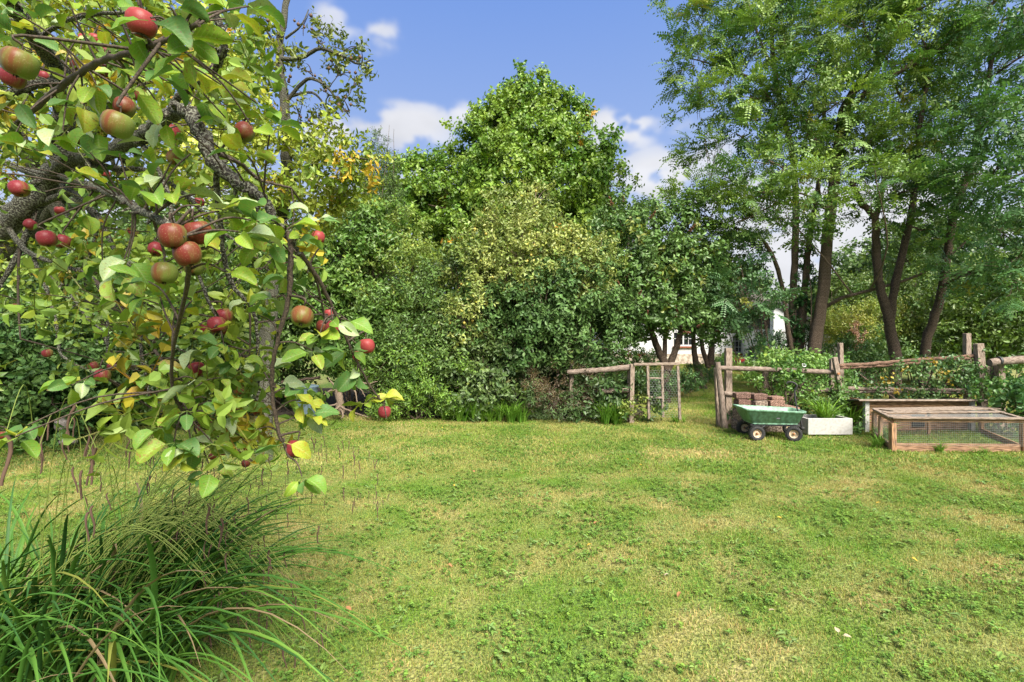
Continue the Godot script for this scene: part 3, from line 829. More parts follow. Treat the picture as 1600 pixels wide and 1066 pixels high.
# ---------- dump cart ----------
func make_cart() -> void:
	var o := thing("garden_cart", "green plastic four-wheeled dump cart with black steel frame and handle, parked by the sink", "cart")
	# local axes: x along the cart, z towards the camera
	var tub := MB.new()
	var rings := [[0.265, -0.375, 0.375, 0.19, 0.05], [0.30, -0.40, 0.39, 0.205, 0.05], [0.303, -0.408, 0.396, 0.212, 0.05], [0.345, -0.425, 0.408, 0.222, 0.05], [0.348, -0.433, 0.415, 0.229, 0.05], [0.395, -0.455, 0.43, 0.24, 0.055], [0.398, -0.463, 0.436, 0.247, 0.055], [0.455, -0.50, 0.455, 0.26, 0.06], [0.46, -0.535, 0.475, 0.28, 0.07], [0.492, -0.545, 0.482, 0.287, 0.07], [0.497, -0.54, 0.478, 0.283, 0.07], [0.49, -0.515, 0.46, 0.265, 0.06], [0.40, -0.445, 0.42, 0.235, 0.05], [0.29, -0.38, 0.375, 0.19, 0.05]]
	var nseg := 6
	var count := 4 * (nseg + 1)
	var start := []
	for r in rings:
		start.append(tub.v.size())
		var lift: float = 0.0
		for k in 4:
			var sx: float = [1, -1, -1, 1][k]; var sz: float = [1, 1, -1, -1][k]
			var cx: float = (r[2] if sx > 0 else r[1]) - sx * r[4]; var cz: float = sz * (r[3] - r[4])
			for j in nseg + 1:
				var a := PI * 0.5 * (k + float(j) / nseg)
				var p := Vector3(cx + cos(a) * r[4], r[0], cz + sin(a) * r[4])
				if r[0] > 0.44: p.y += 0.055 * pow(clampf((-p.x - 0.15) / 0.4, 0.0, 1.0), 2.0)
				tub.vert(p, Vector3(cos(a), 0.1, sin(a)), Vector2(p.x, p.y))
	for i in rings.size() - 1:
		for s in count:
			var a: int = start[i] + s; var b: int = start[i] + (s + 1) % count; var c: int = start[i + 1] + (s + 1) % count; var d: int = start[i + 1] + s
			tub.ix.append_array(PackedInt32Array([a, b, c, a, c, d]))
	for e in [0, rings.size() - 1]:
		var ce := tub.vert(Vector3(0, rings[e][0] - 0.0, 0), Vector3.UP)
		for s in count: tub.ix.append_array(PackedInt32Array([ce, start[e] + s, start[e] + (s + 1) % count]))
	tub.flat = true
	var st := SurfaceTool.new()
	st.create_from(tub.done(), 0)
	st.generate_normals()
	part("tub", st.commit(), M.tub, o)
	var debris := MB.new()
	for i in 26:
		var q := Vector3(rr(-0.45, 0.4), rr(0.40, 0.44), rr(-0.2, 0.2)); debris.box(q, Vector3(rr(0.02, 0.06), 0.006, 0.012), frame(rdir(), rr(0, 3)))
	debris.box(Vector3(0, 0.39, 0), Vector3(0.84, 0.03, 0.42))
	part("leaf_debris", debris.done(), M.soil, o)
	var badge := MB.new(); badge.box(Vector3(0.03, 0.372, 0.2365), Vector3(0.055, 0.022, 0.006), Basis(Vector3.RIGHT, -0.25)); part("badge", badge.done(), M.black_steel, o)
	var fr := MB.new()
	for z in [0.15, -0.15]: fr.box(Vector3(0.01, 0.247, z), Vector3(0.80, 0.03, 0.04))
	for x in [-0.3, 0.33]: fr.box(Vector3(x, 0.222, 0), Vector3(0.04, 0.03, 0.34))
	fr.box(Vector3(0.0, 0.222, 0), Vector3(0.6, 0.02, 0.05))
	for z in [0.18, -0.18]: fr.bar(Vector3(-0.16, 0.235, z), Vector3(-0.33, 0.13, z), 0.012)
	fr.bar(Vector3(-0.33, 0.125, -0.25), Vector3(-0.33, 0.125, 0.25), 0.012)
	part("frame", fr.done(), M.black_steel, o)
	var turn := Basis(Vector3.UP, -0.35)
	var ax := Vector3(0.36, 0.125, 0)
	var fa := MB.new()
	fa.bar(ax + turn * Vector3(0, 0, -0.26), ax + turn * Vector3(0, 0, 0.26), 0.012)
	fa.box(ax + Vector3(0, 0.05, 0), Vector3(0.05, 0.1, 0.05))
	fa.bar(ax, ax + turn * Vector3(0.14, 0.06, 0.0), 0.02)
	part("front_axle", fa.done(), M.black_steel, o)
	var wheels := [[Vector3(-0.33, 0.125, 0.27), Basis()], [Vector3(-0.33, 0.125, -0.27), Basis()], [ax + turn * Vector3(0, 0, 0.28), turn], [ax + turn * Vector3(0, 0, -0.28), turn]]
	for w in wheels:
		var b: Basis = w[1] * Basis(Vector3.RIGHT, PI * 0.5)
		var tyre := MB.new()
		tyre.lathe([[0.068, -0.036], [0.085, -0.045], [0.108, -0.046], [0.120, -0.036], [0.125, -0.018], [0.126, 0.0], [0.125, 0.018], [0.120, 0.036], [0.108, 0.046], [0.085, 0.045], [0.068, 0.036]], 28)
		for k in 26:
			var a := TAU * k / 26
			for s in [-1, 1]: tyre.box(Vector3(cos(a + s * 0.06) * 0.122, s * 0.025, sin(a + s * 0.06) * 0.122), Vector3(0.014, 0.034, 0.014), Basis(Vector3.UP, -a), 0.002)
		var wo := part("wheel", tyre.done(), M.rubber, o, w[0], b)
		var rim := MB.new()
		rim.lathe([[0.0, 0.018], [0.02, 0.02], [0.024, 0.012], [0.045, 0.004], [0.058, 0.016], [0.066, 0.034], [0.071, 0.036], [0.069, 0.0], [0.071, -0.036], [0.06, -0.02], [0.0, -0.01]], 24)
		part("rim", rim.done(), M.rim, wo)
		var hub := MB.new(); hub.lathe([[0.0, 0.046], [0.012, 0.045], [0.015, 0.036], [0.02, 0.018]], 12); part("hub", hub.done(), M.rust, wo)
	var hd := MB.new()
	var p0 := ax + turn * Vector3(0.15, 0.06, 0.02)
	var hp := path([p0, p0 + Vector3(-0.04, 0.18, 0.0), p0 + Vector3(-0.095, 0.42, -0.02), p0 + Vector3(-0.11, 0.62, -0.03), p0 + Vector3(-0.09, 0.67, -0.03)], 0.014, 0.013, 5)
	hd.tube(hp[0], hp[1], 8)
	part("handle", hd.done(), M.black_steel, o)
	var gr := MB.new(); var t0 := p0 + Vector3(-0.10, 0.66, -0.03)
	var loop := path([t0, t0 + Vector3(0.02, 0.06, 0.01), t0 + Vector3(-0.03, 0.11, 0.0), t0 + Vector3(-0.10, 0.12, -0.02), t0 + Vector3(-0.13, 0.09, -0.03)], 0.02, 0.016, 5)
	gr.tube(loop[0], loop[1], 8)
	part("grip", gr.done(), M.rubber, o)
	var hz := MB.new(); hz.lathe([[0.0, 0.03], [0.03, 0.025], [0.034, 0.0], [0.03, -0.025], [0.0, -0.03]], 12, p0); part("hitch", hz.done(), M.rubber, o)
	o.position = Vector3(P(1205, 0, 7.95).x, 0.0, -7.98)
	o.scale = Vector3.ONE * 0.96
	o.rotation.y = -0.09

# ---------- stacked blocks, sink, hen house ----------
func block(called: String, label: String, cat: String, c: Vector3, s: Vector3, m: Material, yaw := 0.0, group := "") -> void:
	var mb := MB.new()
	mb.box(Vector3(0, s.y * 0.5, 0), s, Basis(), 0.014)
	for i in mb.v.size():
		var p := mb.v[i]; var w := p + c
		mb.v[i] = p + Vector3(nz2.get_noise_3d(w.x * 6.0, w.y * 9.0, w.z * 6.0), nz2.get_noise_3d(w.x * 6.0 + 50.0, w.y * 9.0, w.z * 6.0) * (1.0 if p.y > s.y * 0.5 else 0.0), nz2.get_noise_3d(w.x * 6.0, w.y * 9.0 + 50.0, w.z * 6.0)) * 0.016
	var o := part(called, mb.done(), m, self, c - Vector3(0, s.y * 0.5, 0), Basis(Vector3.UP, yaw))
	tag(o, label, cat, group)
func make_yard() -> void:
	var d := 8.55
	var x := func(px: float) -> float: return P(px, 0, d).x
	var h := 0.195
	block("concrete_block", "lower grey concrete block at the end of the pile behind the cart", "block", Vector3(x.call(1160), h * 0.5, -d), Vector3(0.21, h, 0.4), M.concrete, 0.05, "blocks piled by the cart")
	block("concrete_block", "upper grey concrete block standing on another beside the fence post", "block", Vector3(x.call(1160.5), h * 1.5 + 0.002, -d), Vector3(0.21, h, 0.4), M.concrete, -0.04, "blocks piled by the cart")
	block("concrete_block", "grey concrete block hidden mostly behind the green cart's tub", "block", Vector3(x.call(1200), h, -d - 0.04), Vector3(0.56, h * 2.0 - 0.004, 0.36), M.concrete, 0.02, "blocks piled by the cart")
	block("paving_slab", "thin pinkish paving slab lying on the concrete blocks behind the cart", "slab", Vector3(x.call(1197), 2 * h + 0.035, -d), Vector3(0.97, 0.055, 0.42), M.brick_pink, 0.02)
	var top := 2 * h + 0.066
	block("brick", "dull red brick lying low beside the tall fence post", "brick", Vector3(x.call(1162), top + 0.06, -d - 0.04), Vector3(0.24, 0.11, 0.2), M.brick_dull, 0.08, "bricks piled on the slab")
	block("brick", "dark red rounded brick topmost at the fence end of the pile", "brick", Vector3(x.call(1161), top + 0.175, -d - 0.05), Vector3(0.26, 0.105, 0.2), M.brick_dull, -0.06, "bricks piled on the slab")
	block("brick", "grey brick in the middle of the pile under a red one", "brick", Vector3(x.call(1183.5), top + 0.05, -d + 0.05), Vector3(0.225, 0.105, 0.2), M.concrete, 0.03, "bricks piled on the slab")
	block("brick", "reddish brick on top of the grey middle brick", "brick", Vector3(x.call(1184.5), top + 0.16, -d), Vector3(0.235, 0.105, 0.2), M.brick_dull, 0.04, "bricks piled on the slab")
	block("brick", "large pale pink brick at the open end of the pile", "brick", Vector3(x.call(1208), top + 0.052, -d + 0.06), Vector3(0.255, 0.108, 0.22), M.brick_pink, -0.05, "bricks piled on the slab")
	block("brick", "flat pinkish brick lying across the large pale pink brick", "brick", Vector3(x.call(1209.5), top + 0.143, -d + 0.03), Vector3(0.235, 0.065, 0.2), M.brick_pink, 0.1, "bricks piled on the slab")
	# white sink
	var s := thing("butler_sink", "old white glazed butler sink used as a planter beside the cart", "sink", Vector3(P(1284, 0, 8.3).x, 0.03, -8.3))
	var w := 0.375; var dp := 0.23; var hh := 0.275
	var sk := MB.new()
	for z in [-1, 1]: sk.box(Vector3(0, hh * 0.5 + 0.001, z * (dp - 0.02)), Vector3(w * 2, hh, 0.045), Basis(), 0.018)
	for e in [-1, 1]: sk.box(Vector3(e * (w - 0.022), hh * 0.5, 0), Vector3(0.044, hh - 0.004, dp * 2 - 0.088), Basis(), 0.012)
	sk.box(Vector3(0, 0.03, 0), Vector3(w * 2 - 0.1, 0.05, dp * 2 - 0.1))
	part("basin", sk.done(), M.white, s)
	var so := MB.new(); so.box(Vector3(0, 0.19, 0), Vector3(w * 2 - 0.09, 0.05, dp * 2 - 0.09)); part("soil", so.done(), M.soil, s)
	# hen house
	var hen := thing("hen_house", "low wooden hen house with sloping felt roof and white corner posts beside the fence", "coop")
	var B := 8.5
	var hx0 := P(1353, 0, B).x; var hx1 := P(1518, 0, B).x
	var bx := hx0 - 0.02; var back := 9.2
	var ft := P(0, 625.5, B).y
	for i in 4:
		var b := MB.new(); var y := 0.02 + i * ft * 0.25
		b.box(Vector3((hx0 + hx1) * 0.5, y + ft * 0.125, -B - 0.03 + i * 0.004), Vector3(hx1 - hx0 - 0.07, ft * 0.25 - 0.006, 0.022), Basis(Vector3.RIGHT, -0.05))
		part("board", b.done(), M.wood_warm if i == 3 else M.wood_board, hen)
		for sd in [0, 1]:
			var c := MB.new(); var xx: float = hx0 - 0.005 if sd == 0 else hx1 + 0.005
			c.box(Vector3(xx, y + ft * 0.11, -(B + back) * 0.5 - 0.03), Vector3(0.022, ft * 0.22, back - B - 0.06), Basis(Vector3.BACK, 0.06 if sd == 0 else -0.06))
			part("board", c.done(), M.wood_board, hen)
	for xx in [hx0, hx1]: 
		var p := MB.new(); p.box(Vector3(xx, ft * 0.5, -B + 0.005), Vector3(0.075, ft, 0.07)); part("corner_post", p.done(), M.white, hen)
		var p2 := MB.new(); p2.box(Vector3(xx, ft * 0.42, -back), Vector3(0.05, ft * 0.84, 0.05)); part("corner_post", p2.done(), M.white, hen)
	var rear := MB.new(); rear.box(Vector3((hx0 + hx1) * 0.5, ft * 0.4, -back - 0.02), Vector3(hx1 - hx0, ft * 0.8, 0.022)); part("board", rear.done(), M.wood_board, hen)
	var rb := Basis(Vector3.RIGHT, -0.13)
	var rf := MB.new(); rf.box(Vector3((hx0 + hx1) * 0.5 - 0.0, ft - 0.035, -(B + back) * 0.5 + 0.02), Vector3(hx1 - hx0 + 0.40, 0.022, back - B + 0.16), rb); part("roof", rf.done(), M.felt, hen)
	var ed := MB.new(); ed.box(Vector3((hx0 + hx1) * 0.5, ft + 0.01, -B + 0.105), Vector3(hx1 - hx0 + 0.39, 0.028, 0.02), rb); part("roof_edge", ed.done(), M.wood, hen)
	var dk := MB.new(); dk.box(Vector3(P(1436, 0, B).x, 0.2, -B - 0.008), Vector3(0.22, 0.22, 0.012)); part("pop_hole", dk.done(), M.dark_paint, hen)
	settle(hen, Vector3((hx0 + hx1) * 0.5, 0, -B))
	# wire run
	var run := thing("wire_run", "low timber and wire mesh chicken run joined to the hen house", "run")
	var ht := 0.475
	var fl := P(1395, 0, 7.0); fl.y = 0; var frr := P(1600, 0, 6.93); frr.y = 0
	var bl := P(1366, 0, 8.05); bl.y = 0; var brr := P(1534, 0, 8.3); brr.y = 0
	var up := Vector3(0, ht, 0)
	var rod := func(called: String, a: Vector3, b: Vector3, w2: float, h2: float, m: Material) -> void:
		var mb := MB.new(); mb.rod4(a, b, w2, h2, 0.004); part(called, mb.done(), m, run)
	var pst := func(a: Vector3, w2: float, m: Material) -> void:
		var mb := MB.new(); mb.box(a + Vector3(0, ht * 0.5 - 0.03, 0), Vector3(w2, ht - 0.06, w2 * 0.9)); part("post", mb.done(), m, run)
	pst.call(fl, 0.075, M.wood_warm); pst.call(frr, 0.075, M.wood_warm); pst.call(bl, 0.055, M.wood_warm); pst.call(brr, 0.055, M.wood_warm)
	pst.call(fl.lerp(bl, 0.62), 0.05, M.wood_warm)
	pst.call(bl.lerp(brr, 0.5), 0.04, M.wood_board)
	rod.call("rail", fl + up * 0.955, frr + up * 0.955, 0.045, 0.05, M.wood_warm)
	rod.call("top_rail", fl + up * 1.04 + Vector3(-0.05, 0, 0.03), frr + up * 1.04 + Vector3(0.05, 0, 0.03), 0.09, 0.022, M.wood)
	rod.call("top_rail", fl + up * 1.035 + Vector3(0, 0, -0.05), bl + up * 0.985, 0.06, 0.022, M.wood)
	rod.call("top_rail", frr + up * 1.035 + Vector3(0, 0, -0.05), brr + up * 0.985, 0.06, 0.022, M.wood)
	rod.call("top_rail", fl.lerp(bl, 0.45) + up * 1.04, frr.lerp(brr, 0.45) + up * 1.04, 0.08, 0.022, M.wood)
	rod.call("top_rail", bl + up * 0.985, brr + up * 0.985, 0.09, 0.022, M.wood)
	rod.call("rail", fl + up * 0.95, bl + up * 0.93, 0.04, 0.055, M.wood_warm); rod.call("rail", frr + up * 0.95, brr + up * 0.95, 0.04, 0.055, M.wood_warm)
	rod.call("base_board", fl + Vector3(0, 0.06, -0.01), frr + Vector3(0, 0.06, -0.01), 0.025, 0.12, M.wood_board)
	rod.call("base_board", fl + Vector3(0, 0.05, 0), bl + Vector3(0, 0.05, 0), 0.025, 0.1, M.wood_board); rod.call("base_board", frr + Vector3(0, 0.05, 0), brr + Vector3(0, 0.05, 0), 0.025, 0.1, M.wood_board)
	var fb := MB.new(); fb.box((bl + brr) * 0.5 + Vector3(0.02, 0.475, 0.2), Vector3(bl.distance_to(brr) * 0.98, 0.02, 0.26), Basis(Vector3.UP, 0.13) * Basis(Vector3.RIGHT, -0.03), 0.003); part("top_board", fb.done(), M.wood, run)
	var net := func(called: String, a: Vector3, b: Vector3, c: Vector3, sp: float) -> void:   # a corner, b across, c the other way
		var mb := MB.new()
		var lu := a.distance_to(b); var lv := a.distance_to(c)
		var nu := int(lu / sp); var nv := int(lv / sp)
		for i in nu + 1:
			var q := a.lerp(b, float(i) / nu); mb.tube(PackedVector3Array([q, q + (c - a)]), PackedFloat32Array([0.0007, 0.0007]), 3, 0.0, null, false)
		for i in nv + 1:
			var q := a.lerp(c, float(i) / nv); mb.tube(PackedVector3Array([q, q + (b - a)]), PackedFloat32Array([0.0007, 0.0007]), 3, 0.0, null, false)
		part(called, mb.done(), M.wire, run)
	net.call("wire_mesh", fl + Vector3(0, 0.1, 0.035), frr + Vector3(0, 0.1, 0.035), fl + Vector3(0, ht * 0.95, 0.035), 0.026)
	net.call("wire_mesh", fl + Vector3(-0.02, 0.08, 0), bl + Vector3(-0.02, 0.08, 0), fl + Vector3(-0.02, ht * 0.95, 0), 0.026)
	net.call("wire_mesh", frr + Vector3(0.02, 0.08, 0), brr + Vector3(0.02, 0.08, 0), frr + Vector3(0.02, ht * 0.95, 0), 0.026)
	net.call("wire_mesh", fl + up * 1.012, frr + up * 1.012, bl + up * 0.965, 0.026)
	settle(run, (fl + brr) * 0.5)
	# blue grey bin half hidden in the hedge
	var bi := thing("water_butt", "blue-grey plastic water butt half hidden under the dark hedge by the dead roots", "bin", Vector3(P(477, 0, 9.95).x, 0, -9.95))
	var bb := MB.new(); bb.lathe([[0.0, 0.0], [0.19, 0.0], [0.2, 0.02], [0.235, 0.4], [0.24, 0.62], [0.255, 0.63], [0.255, 0.66], [0.235, 0.665], [0.22, 0.6], [0.0, 0.58]], 28); part("body", bb.done(), M.bin, bi)
	var bl2 := MB.new(); bl2.lathe([[0.0, 0.7], [0.2, 0.695], [0.262, 0.675], [0.262, 0.655], [0.257, 0.655]], 28); part("lid", bl2.done(), M.bin, bi)
	# uprooted dead roots
	var rt := thing("dead_root_stump", "bleached uprooted tree stump with tangled bare roots lying before the hedge", "stump")
	var lst := [[[532, 645, 9.65], [531, 625, 9.65], [527, 607, 9.70], [536, 597, 9.75]], [[530, 612, 9.65], [545, 601, 9.60], [562, 607, 9.55], [570, 620, 9.55]], [[528, 608, 9.65], [513, 612, 9.60], [503, 620, 9.55]], [[530, 606, 9.70], [548, 597, 9.70], [560, 585, 9.75], [572, 575, 9.85]], [[531, 630, 9.65], [515, 634, 9.55], [497, 633, 9.50]], [[531, 634, 9.60], [518, 645, 9.45], [506, 652, 9.40]], [[532, 636, 9.60], [548, 643, 9.45], [575, 652, 9.40]], [[533, 640, 9.60], [536, 649, 9.40], [533, 654, 9.35]], [[530, 620, 9.65], [520, 600, 9.70], [512, 590, 9.75]], [[548, 602, 9.65], [556, 615, 9.55], [558, 630, 9.50]], [[495, 640, 9.55], [510, 641, 9.45], [530, 645, 9.45]], [[560, 596, 9.65], [575, 600, 9.60], [590, 596, 9.55]]]
	var i := 0
	for l in lst:
		var ps := []
		for q in l: ps.append(P(q[0], q[1], q[2]))
		var pr := path(ps, 0.085 if i == 0 else rr(0.022, 0.032), 0.06 if i == 0 else 0.007, 5, 0.008)
		var mb := MB.new(); mb.tube(pr[0], pr[1], 8, 0.35, nz2); part("stump" if i == 0 else "root", mb.done(), M.driftwood, rt)
		i += 1
	settle(rt, G(532, 9.9))
	var lg := thing("fallen_branch", "dead brown branch leaning level in the dark gap above the water butt", "branch")
	var pr := path([P(440, 598, 10.4), P(470, 594, 10.4), P(500, 590, 10.35)], 0.04, 0.03, 4, 0.01); var mb := MB.new(); mb.tube(pr[0], pr[1], 7, 0.2, nz); part("wood", mb.done(), M.bark_dark, lg)
	settle(lg, P(470, 594, 10.4))

# ---------- hedges, shrubs and trees ----------
var SH := {}
func make_shoots() -> void:
	SH.small = [shoot(26, 0.38, 0.098, 0.056, 0.01), shoot(24, 0.4, 0.104, 0.06, 0.01), shoot(26, 0.34, 0.092, 0.054, 0.02)]
	SH.fine = [shoot(40, 0.44, 0.078, 0.034, 0.01, 0.1, false, 4), shoot(38, 0.47, 0.076, 0.036, 0.015, 0.1, false, 4)]
	SH.rose = [shoot(30, 0.38, 0.088, 0.052, 0.005, 0.3), shoot(28, 0.36, 0.092, 0.054, 0.005, 0.35)]
	SH.lilac = [shoot(24, 0.38, 0.1, 0.066, 0.01, 0.35), shoot(22, 0.36, 0.096, 0.064, 0.02, 0.4)]
	SH.broad = [shoot(36, 0.6, 0.13, 0.112, 0.004, 0.3), shoot(34, 0.6, 0.135, 0.115, 0.012, 0.35), shoot(36, 0.65, 0.125, 0.11, 0.0, 0.3)]
	SH.pear = [shoot(22, 0.36, 0.09, 0.054, 0.02, 0.3), shoot(20, 0.34, 0.095, 0.056, 0.03, 0.3)]
	SH.locust = [pinnate(7, 0.34, 7, 0.07, 0.044), pinnate(6, 0.36, 7, 0.074, 0.046), shoot(40, 0.5, 0.075, 0.05, 0.01, 0.2), shoot(38, 0.46, 0.078, 0.05, 0.02, 0.25)]
	SH.apple = [shoot(16, 0.30, 0.085, 0.052, 0.06, 0.35), shoot(14, 0.27, 0.08, 0.05, 0.1, 0.4), shoot(15, 0.3, 0.078, 0.048, 0.06, 0.3)]
	SH.ivy = [shoot(20, 0.26, 0.07, 0.066, 0.0, 0.5), shoot(22, 0.24, 0.065, 0.06, 0.0, 0.6)]
	SH.peony = [shoot(26, 0.3, 0.09, 0.022, 0.0, 0.1), shoot(24, 0.28, 0.08, 0.02, 0.0, 0.15)]
	SH.lily = [blades(22, 0.75, 0.022, 0.35, 0.42), blades(20, 0.7, 0.024, 0.4, 0.5)]
	SH.climber = [shoot(13, 0.3, 0.085, 0.072, 0.03, 0.6), shoot(12, 0.28, 0.08, 0.07, 0.02, 0.7)]
func K(ca: Array, cb: Array, extra := {}) -> Dictionary:
	var k := {"ca": Color(ca[0], ca[1], ca[2]), "cb": Color(cb[0], cb[1], cb[2])}
	k.merge(extra, true)
	return k
func fruits(o: Node3D, count: int, blobs: Array, r: float, m: Material, called: String) -> void:
	var mb := MB.new(); mb.lathe([[0.0, -r], [r * 0.6, -r * 0.85], [r, -r * 0.15], [r * 0.85, r * 0.5], [r * 0.35, r * 0.95], [0.0, r * 1.05]], 9)
	mb.bar(Vector3(0, r, 0), Vector3(0.004, r * 2.2, 0), 0.0025, 3)
	var mesh := mb.done()
	for i in count:
		var b := blob(blobs[i % blobs.size()])
		var c: Vector3 = b[0]; var rad: Vector3 = b[1]
		var d := (rdir() + Vector3(0, -0.1, 0.75)).normalized()
		var q := c + d * rad * 1.0
		part(called, mesh, m, o, q - o.position, Basis(Vector3.BACK, rr(-0.3, 0.3)) * rr(0.8, 1.2))

func make_hedge() -> void:
	# far greenery that closes the garden
	var far := [[-300, 470, 30, 330, 150], [60, 455, 30, 160, 130], [330, 470, 30, 170, 120], [560, 470, 34, 150, 110], [1330, 468, 31, 110, 95], [1500, 455, 30, 120, 110], [1700, 450, 30, 200, 130], [1120, 490, 46, 130, 70], [930, 480, 46, 150, 70], [1420, 480, 48, 150, 80]]
	var labels := ["broad dark tree beyond the garden wholly at the edge behind the apple tree", "dark tree crown showing through the apple boughs", "dark green tree behind the pear tree's trunk", "dark tree between the pear tree and the tall broadleaf tree", "mid green tree standing behind the two forked trunks", "tall leafy tree behind the leaning locust trunk", "wide leafy tree past the end of the rail fence", "distant low tree behind the cottage roof", "distant tree behind the white cottage and the lilacs", "distant tree seen under the locust canopy"]
	for i in far.size():
		var b: Array = far[i]
		var bl := []
		for j in 7: bl.append([b[0] + rr(-0.6, 0.6) * b[3], b[1] + rr(-0.55, 0.75) * b[4], b[2] + rr(-1.5, 1.5), b[3] * rr(0.35, 0.6), b[4] * rr(0.35, 0.55)])
		bl.append([b[0], b[1] + b[4] * 0.4, b[2], b[3] * 0.9, b[4] * 0.6])
		var foot := G(b[0], b[2])
		plant("broadleaf_tree", labels[i], "tree", foot, bl, SH.broad, M.leafy, K([0.058, 0.122, 0.031], [0.133, 0.218, 0.054], {"dens": 2.6, "s0": 1.3, "s1": 2.2, "shell": 0.7, "stems": [[[foot, P(b[0], b[1], b[2])], 0.22, 0.1]], "twigs": 0}), "trees beyond the garden")
	# the tall bright green tree
	var tb := [[800, 162, 18.8, 20, 18], [862, 164, 18.8, 22, 18], [768, 200, 18.4, 24, 22], [896, 208, 18.4, 24, 24], [828, 140, 19, 20, 22], [828, 178, 19, 46, 30], [828, 160, 19, 26, 22], [799.86, 195, 18.5, 47, 28], [868.23, 198, 18.6, 50, 30], [764.66, 235, 18, 54, 32], [835.06, 240, 17.6, 62, 34], [905.47, 242, 18.3, 44, 34], [714.37, 272, 18.2, 54, 32], [789.8, 285, 17.2, 64, 36], [872.3, 290, 17.3, 62, 36], [940.67, 295, 18.2, 38, 32], [654.02, 295, 18.8, 48, 34], [691.04, 325, 17.6, 68, 34], [616.14, 335, 18.4, 50, 34], [776.64, 345, 16.8, 68, 30], [862.24, 345, 17, 68, 32], [937.14, 340, 17.6, 56, 32], [974.59, 345, 18.6, 36, 22], [637.54, 385, 17.8, 68, 28], [598.7, 300, 19.2, 24, 18], [712.44, 382, 16.6, 58, 26], [958.54, 390, 17.6, 58, 26], [830.14, 400, 18, 118, 42], [691.04, 450, 18, 118, 52], [830.03, 310, 19.5, 118, 82], [691.04, 360, 19.5, 78, 52]]
	var tf := G(822, 18.6)
	plant("broadleaf_tree", "tall bright green conical tree with large leaves, rising above the hedge into the sky", "tree", tf, tb, SH.broad, M.leafy, K([0.085, 0.195, 0.02], [0.22, 0.335, 0.042], {"dens": 12.0, "shell": 0.72, "gap": -0.1, "gap_freq": 0.8, "up": 0.25, "loose": 0.45, "s0": 0.75, "s1": 1.2, "odd": 0.006, "co": Color(0.42, 0.24, 0.02), "stems": [[[tf, P(822, 420, 18.6), P(826, 280, 18.8), P(828, 190, 19)], 0.28, 0.04]], "twigs": 2}))
	# slender upright shoots
	var ub := [[588, 240, 13.5, 7, 34], [603, 252, 13.5, 6, 30], [575, 262, 13.6, 7, 34], [615, 268, 13.4, 6, 26], [592, 290, 13.5, 20, 34], [580, 340, 13.5, 34, 50], [610, 330, 13.5, 26, 40]]
	plant("upright_tree", "slender upright dark tree with spiky shoots beside the tall bright tree", "tree", G(590, 13.5), ub, SH.fine, M.leafy, K([0.058, 0.109, 0.031], [0.098, 0.170, 0.046], {"dens": 34.0, "s0": 0.5, "s1": 0.8, "shell": 0.1, "up": 0.8, "loose": 0.3, "gap": -0.5, "stem_r": 0.012, "twigs": 1}))
	# mixed hedge
	var A := func(label: String, foot: Vector3, bl: Array, sh: Array, m: Material, k: Dictionary) -> Node3D: return plant("shrub", label, "shrub", foot, bl, sh, m, k, "shrubs of the mixed hedge")
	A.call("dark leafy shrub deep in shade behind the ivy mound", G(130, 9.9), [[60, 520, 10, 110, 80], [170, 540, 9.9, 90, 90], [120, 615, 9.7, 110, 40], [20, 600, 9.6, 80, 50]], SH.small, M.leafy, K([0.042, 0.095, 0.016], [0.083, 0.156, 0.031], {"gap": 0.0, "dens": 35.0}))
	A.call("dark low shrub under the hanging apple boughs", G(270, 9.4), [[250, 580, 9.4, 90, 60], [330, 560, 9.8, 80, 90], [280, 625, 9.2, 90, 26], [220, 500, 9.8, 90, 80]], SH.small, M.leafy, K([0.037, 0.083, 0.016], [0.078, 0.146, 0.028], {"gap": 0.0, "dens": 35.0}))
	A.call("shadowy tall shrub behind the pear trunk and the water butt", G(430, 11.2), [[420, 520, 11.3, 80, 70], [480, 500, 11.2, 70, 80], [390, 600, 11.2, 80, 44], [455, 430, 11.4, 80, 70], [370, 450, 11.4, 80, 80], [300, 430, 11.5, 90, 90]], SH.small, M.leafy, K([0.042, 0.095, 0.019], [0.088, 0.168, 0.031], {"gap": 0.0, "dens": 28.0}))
	A.call("mid green shrub with pale fruiting sprays beside the dead roots", G(540, 10.8), [[520, 440, 10.9, 52, 60], [555, 400, 10.8, 48, 60], [575, 470, 10.6, 50, 60], [530, 520, 10.6, 56, 54], [560, 555, 10.5, 44, 34], [580, 360, 11.0, 46, 40]], SH.small, M.leafy, K([0.088, 0.184, 0.031], [0.157, 0.279, 0.053], {"gap": 0.0, "dens": 44.0, "twigs": 7}))
	A.call("pale olive shrub rising between the pear and the tall bright tree", G(585, 11.2), [[560, 380, 11.3, 50, 50], [610, 390, 11.2, 52, 50], [640, 440, 11.0, 52, 50], [600, 445, 10.9, 50, 46]], SH.fine, M.leafy, K([0.146, 0.224, 0.037], [0.229, 0.324, 0.063], {"gap": 0.0, "dens": 33.0}))
	A.call("bushy green shrub with thin arching stems in the middle of the hedge", G(650, 10.5), [[620, 510, 10.5, 56, 50], [670, 480, 10.6, 52, 52], [660, 545, 10.3, 60, 40], [610, 565, 10.2, 50, 34], [700, 540, 10.3, 46, 44]], SH.fine, M.leafy, K([0.078, 0.156, 0.034], [0.146, 0.246, 0.058], {"gap": 0.0, "dens": 37.0, "twigs": 9, "twig_mat": M.twig_pale}))
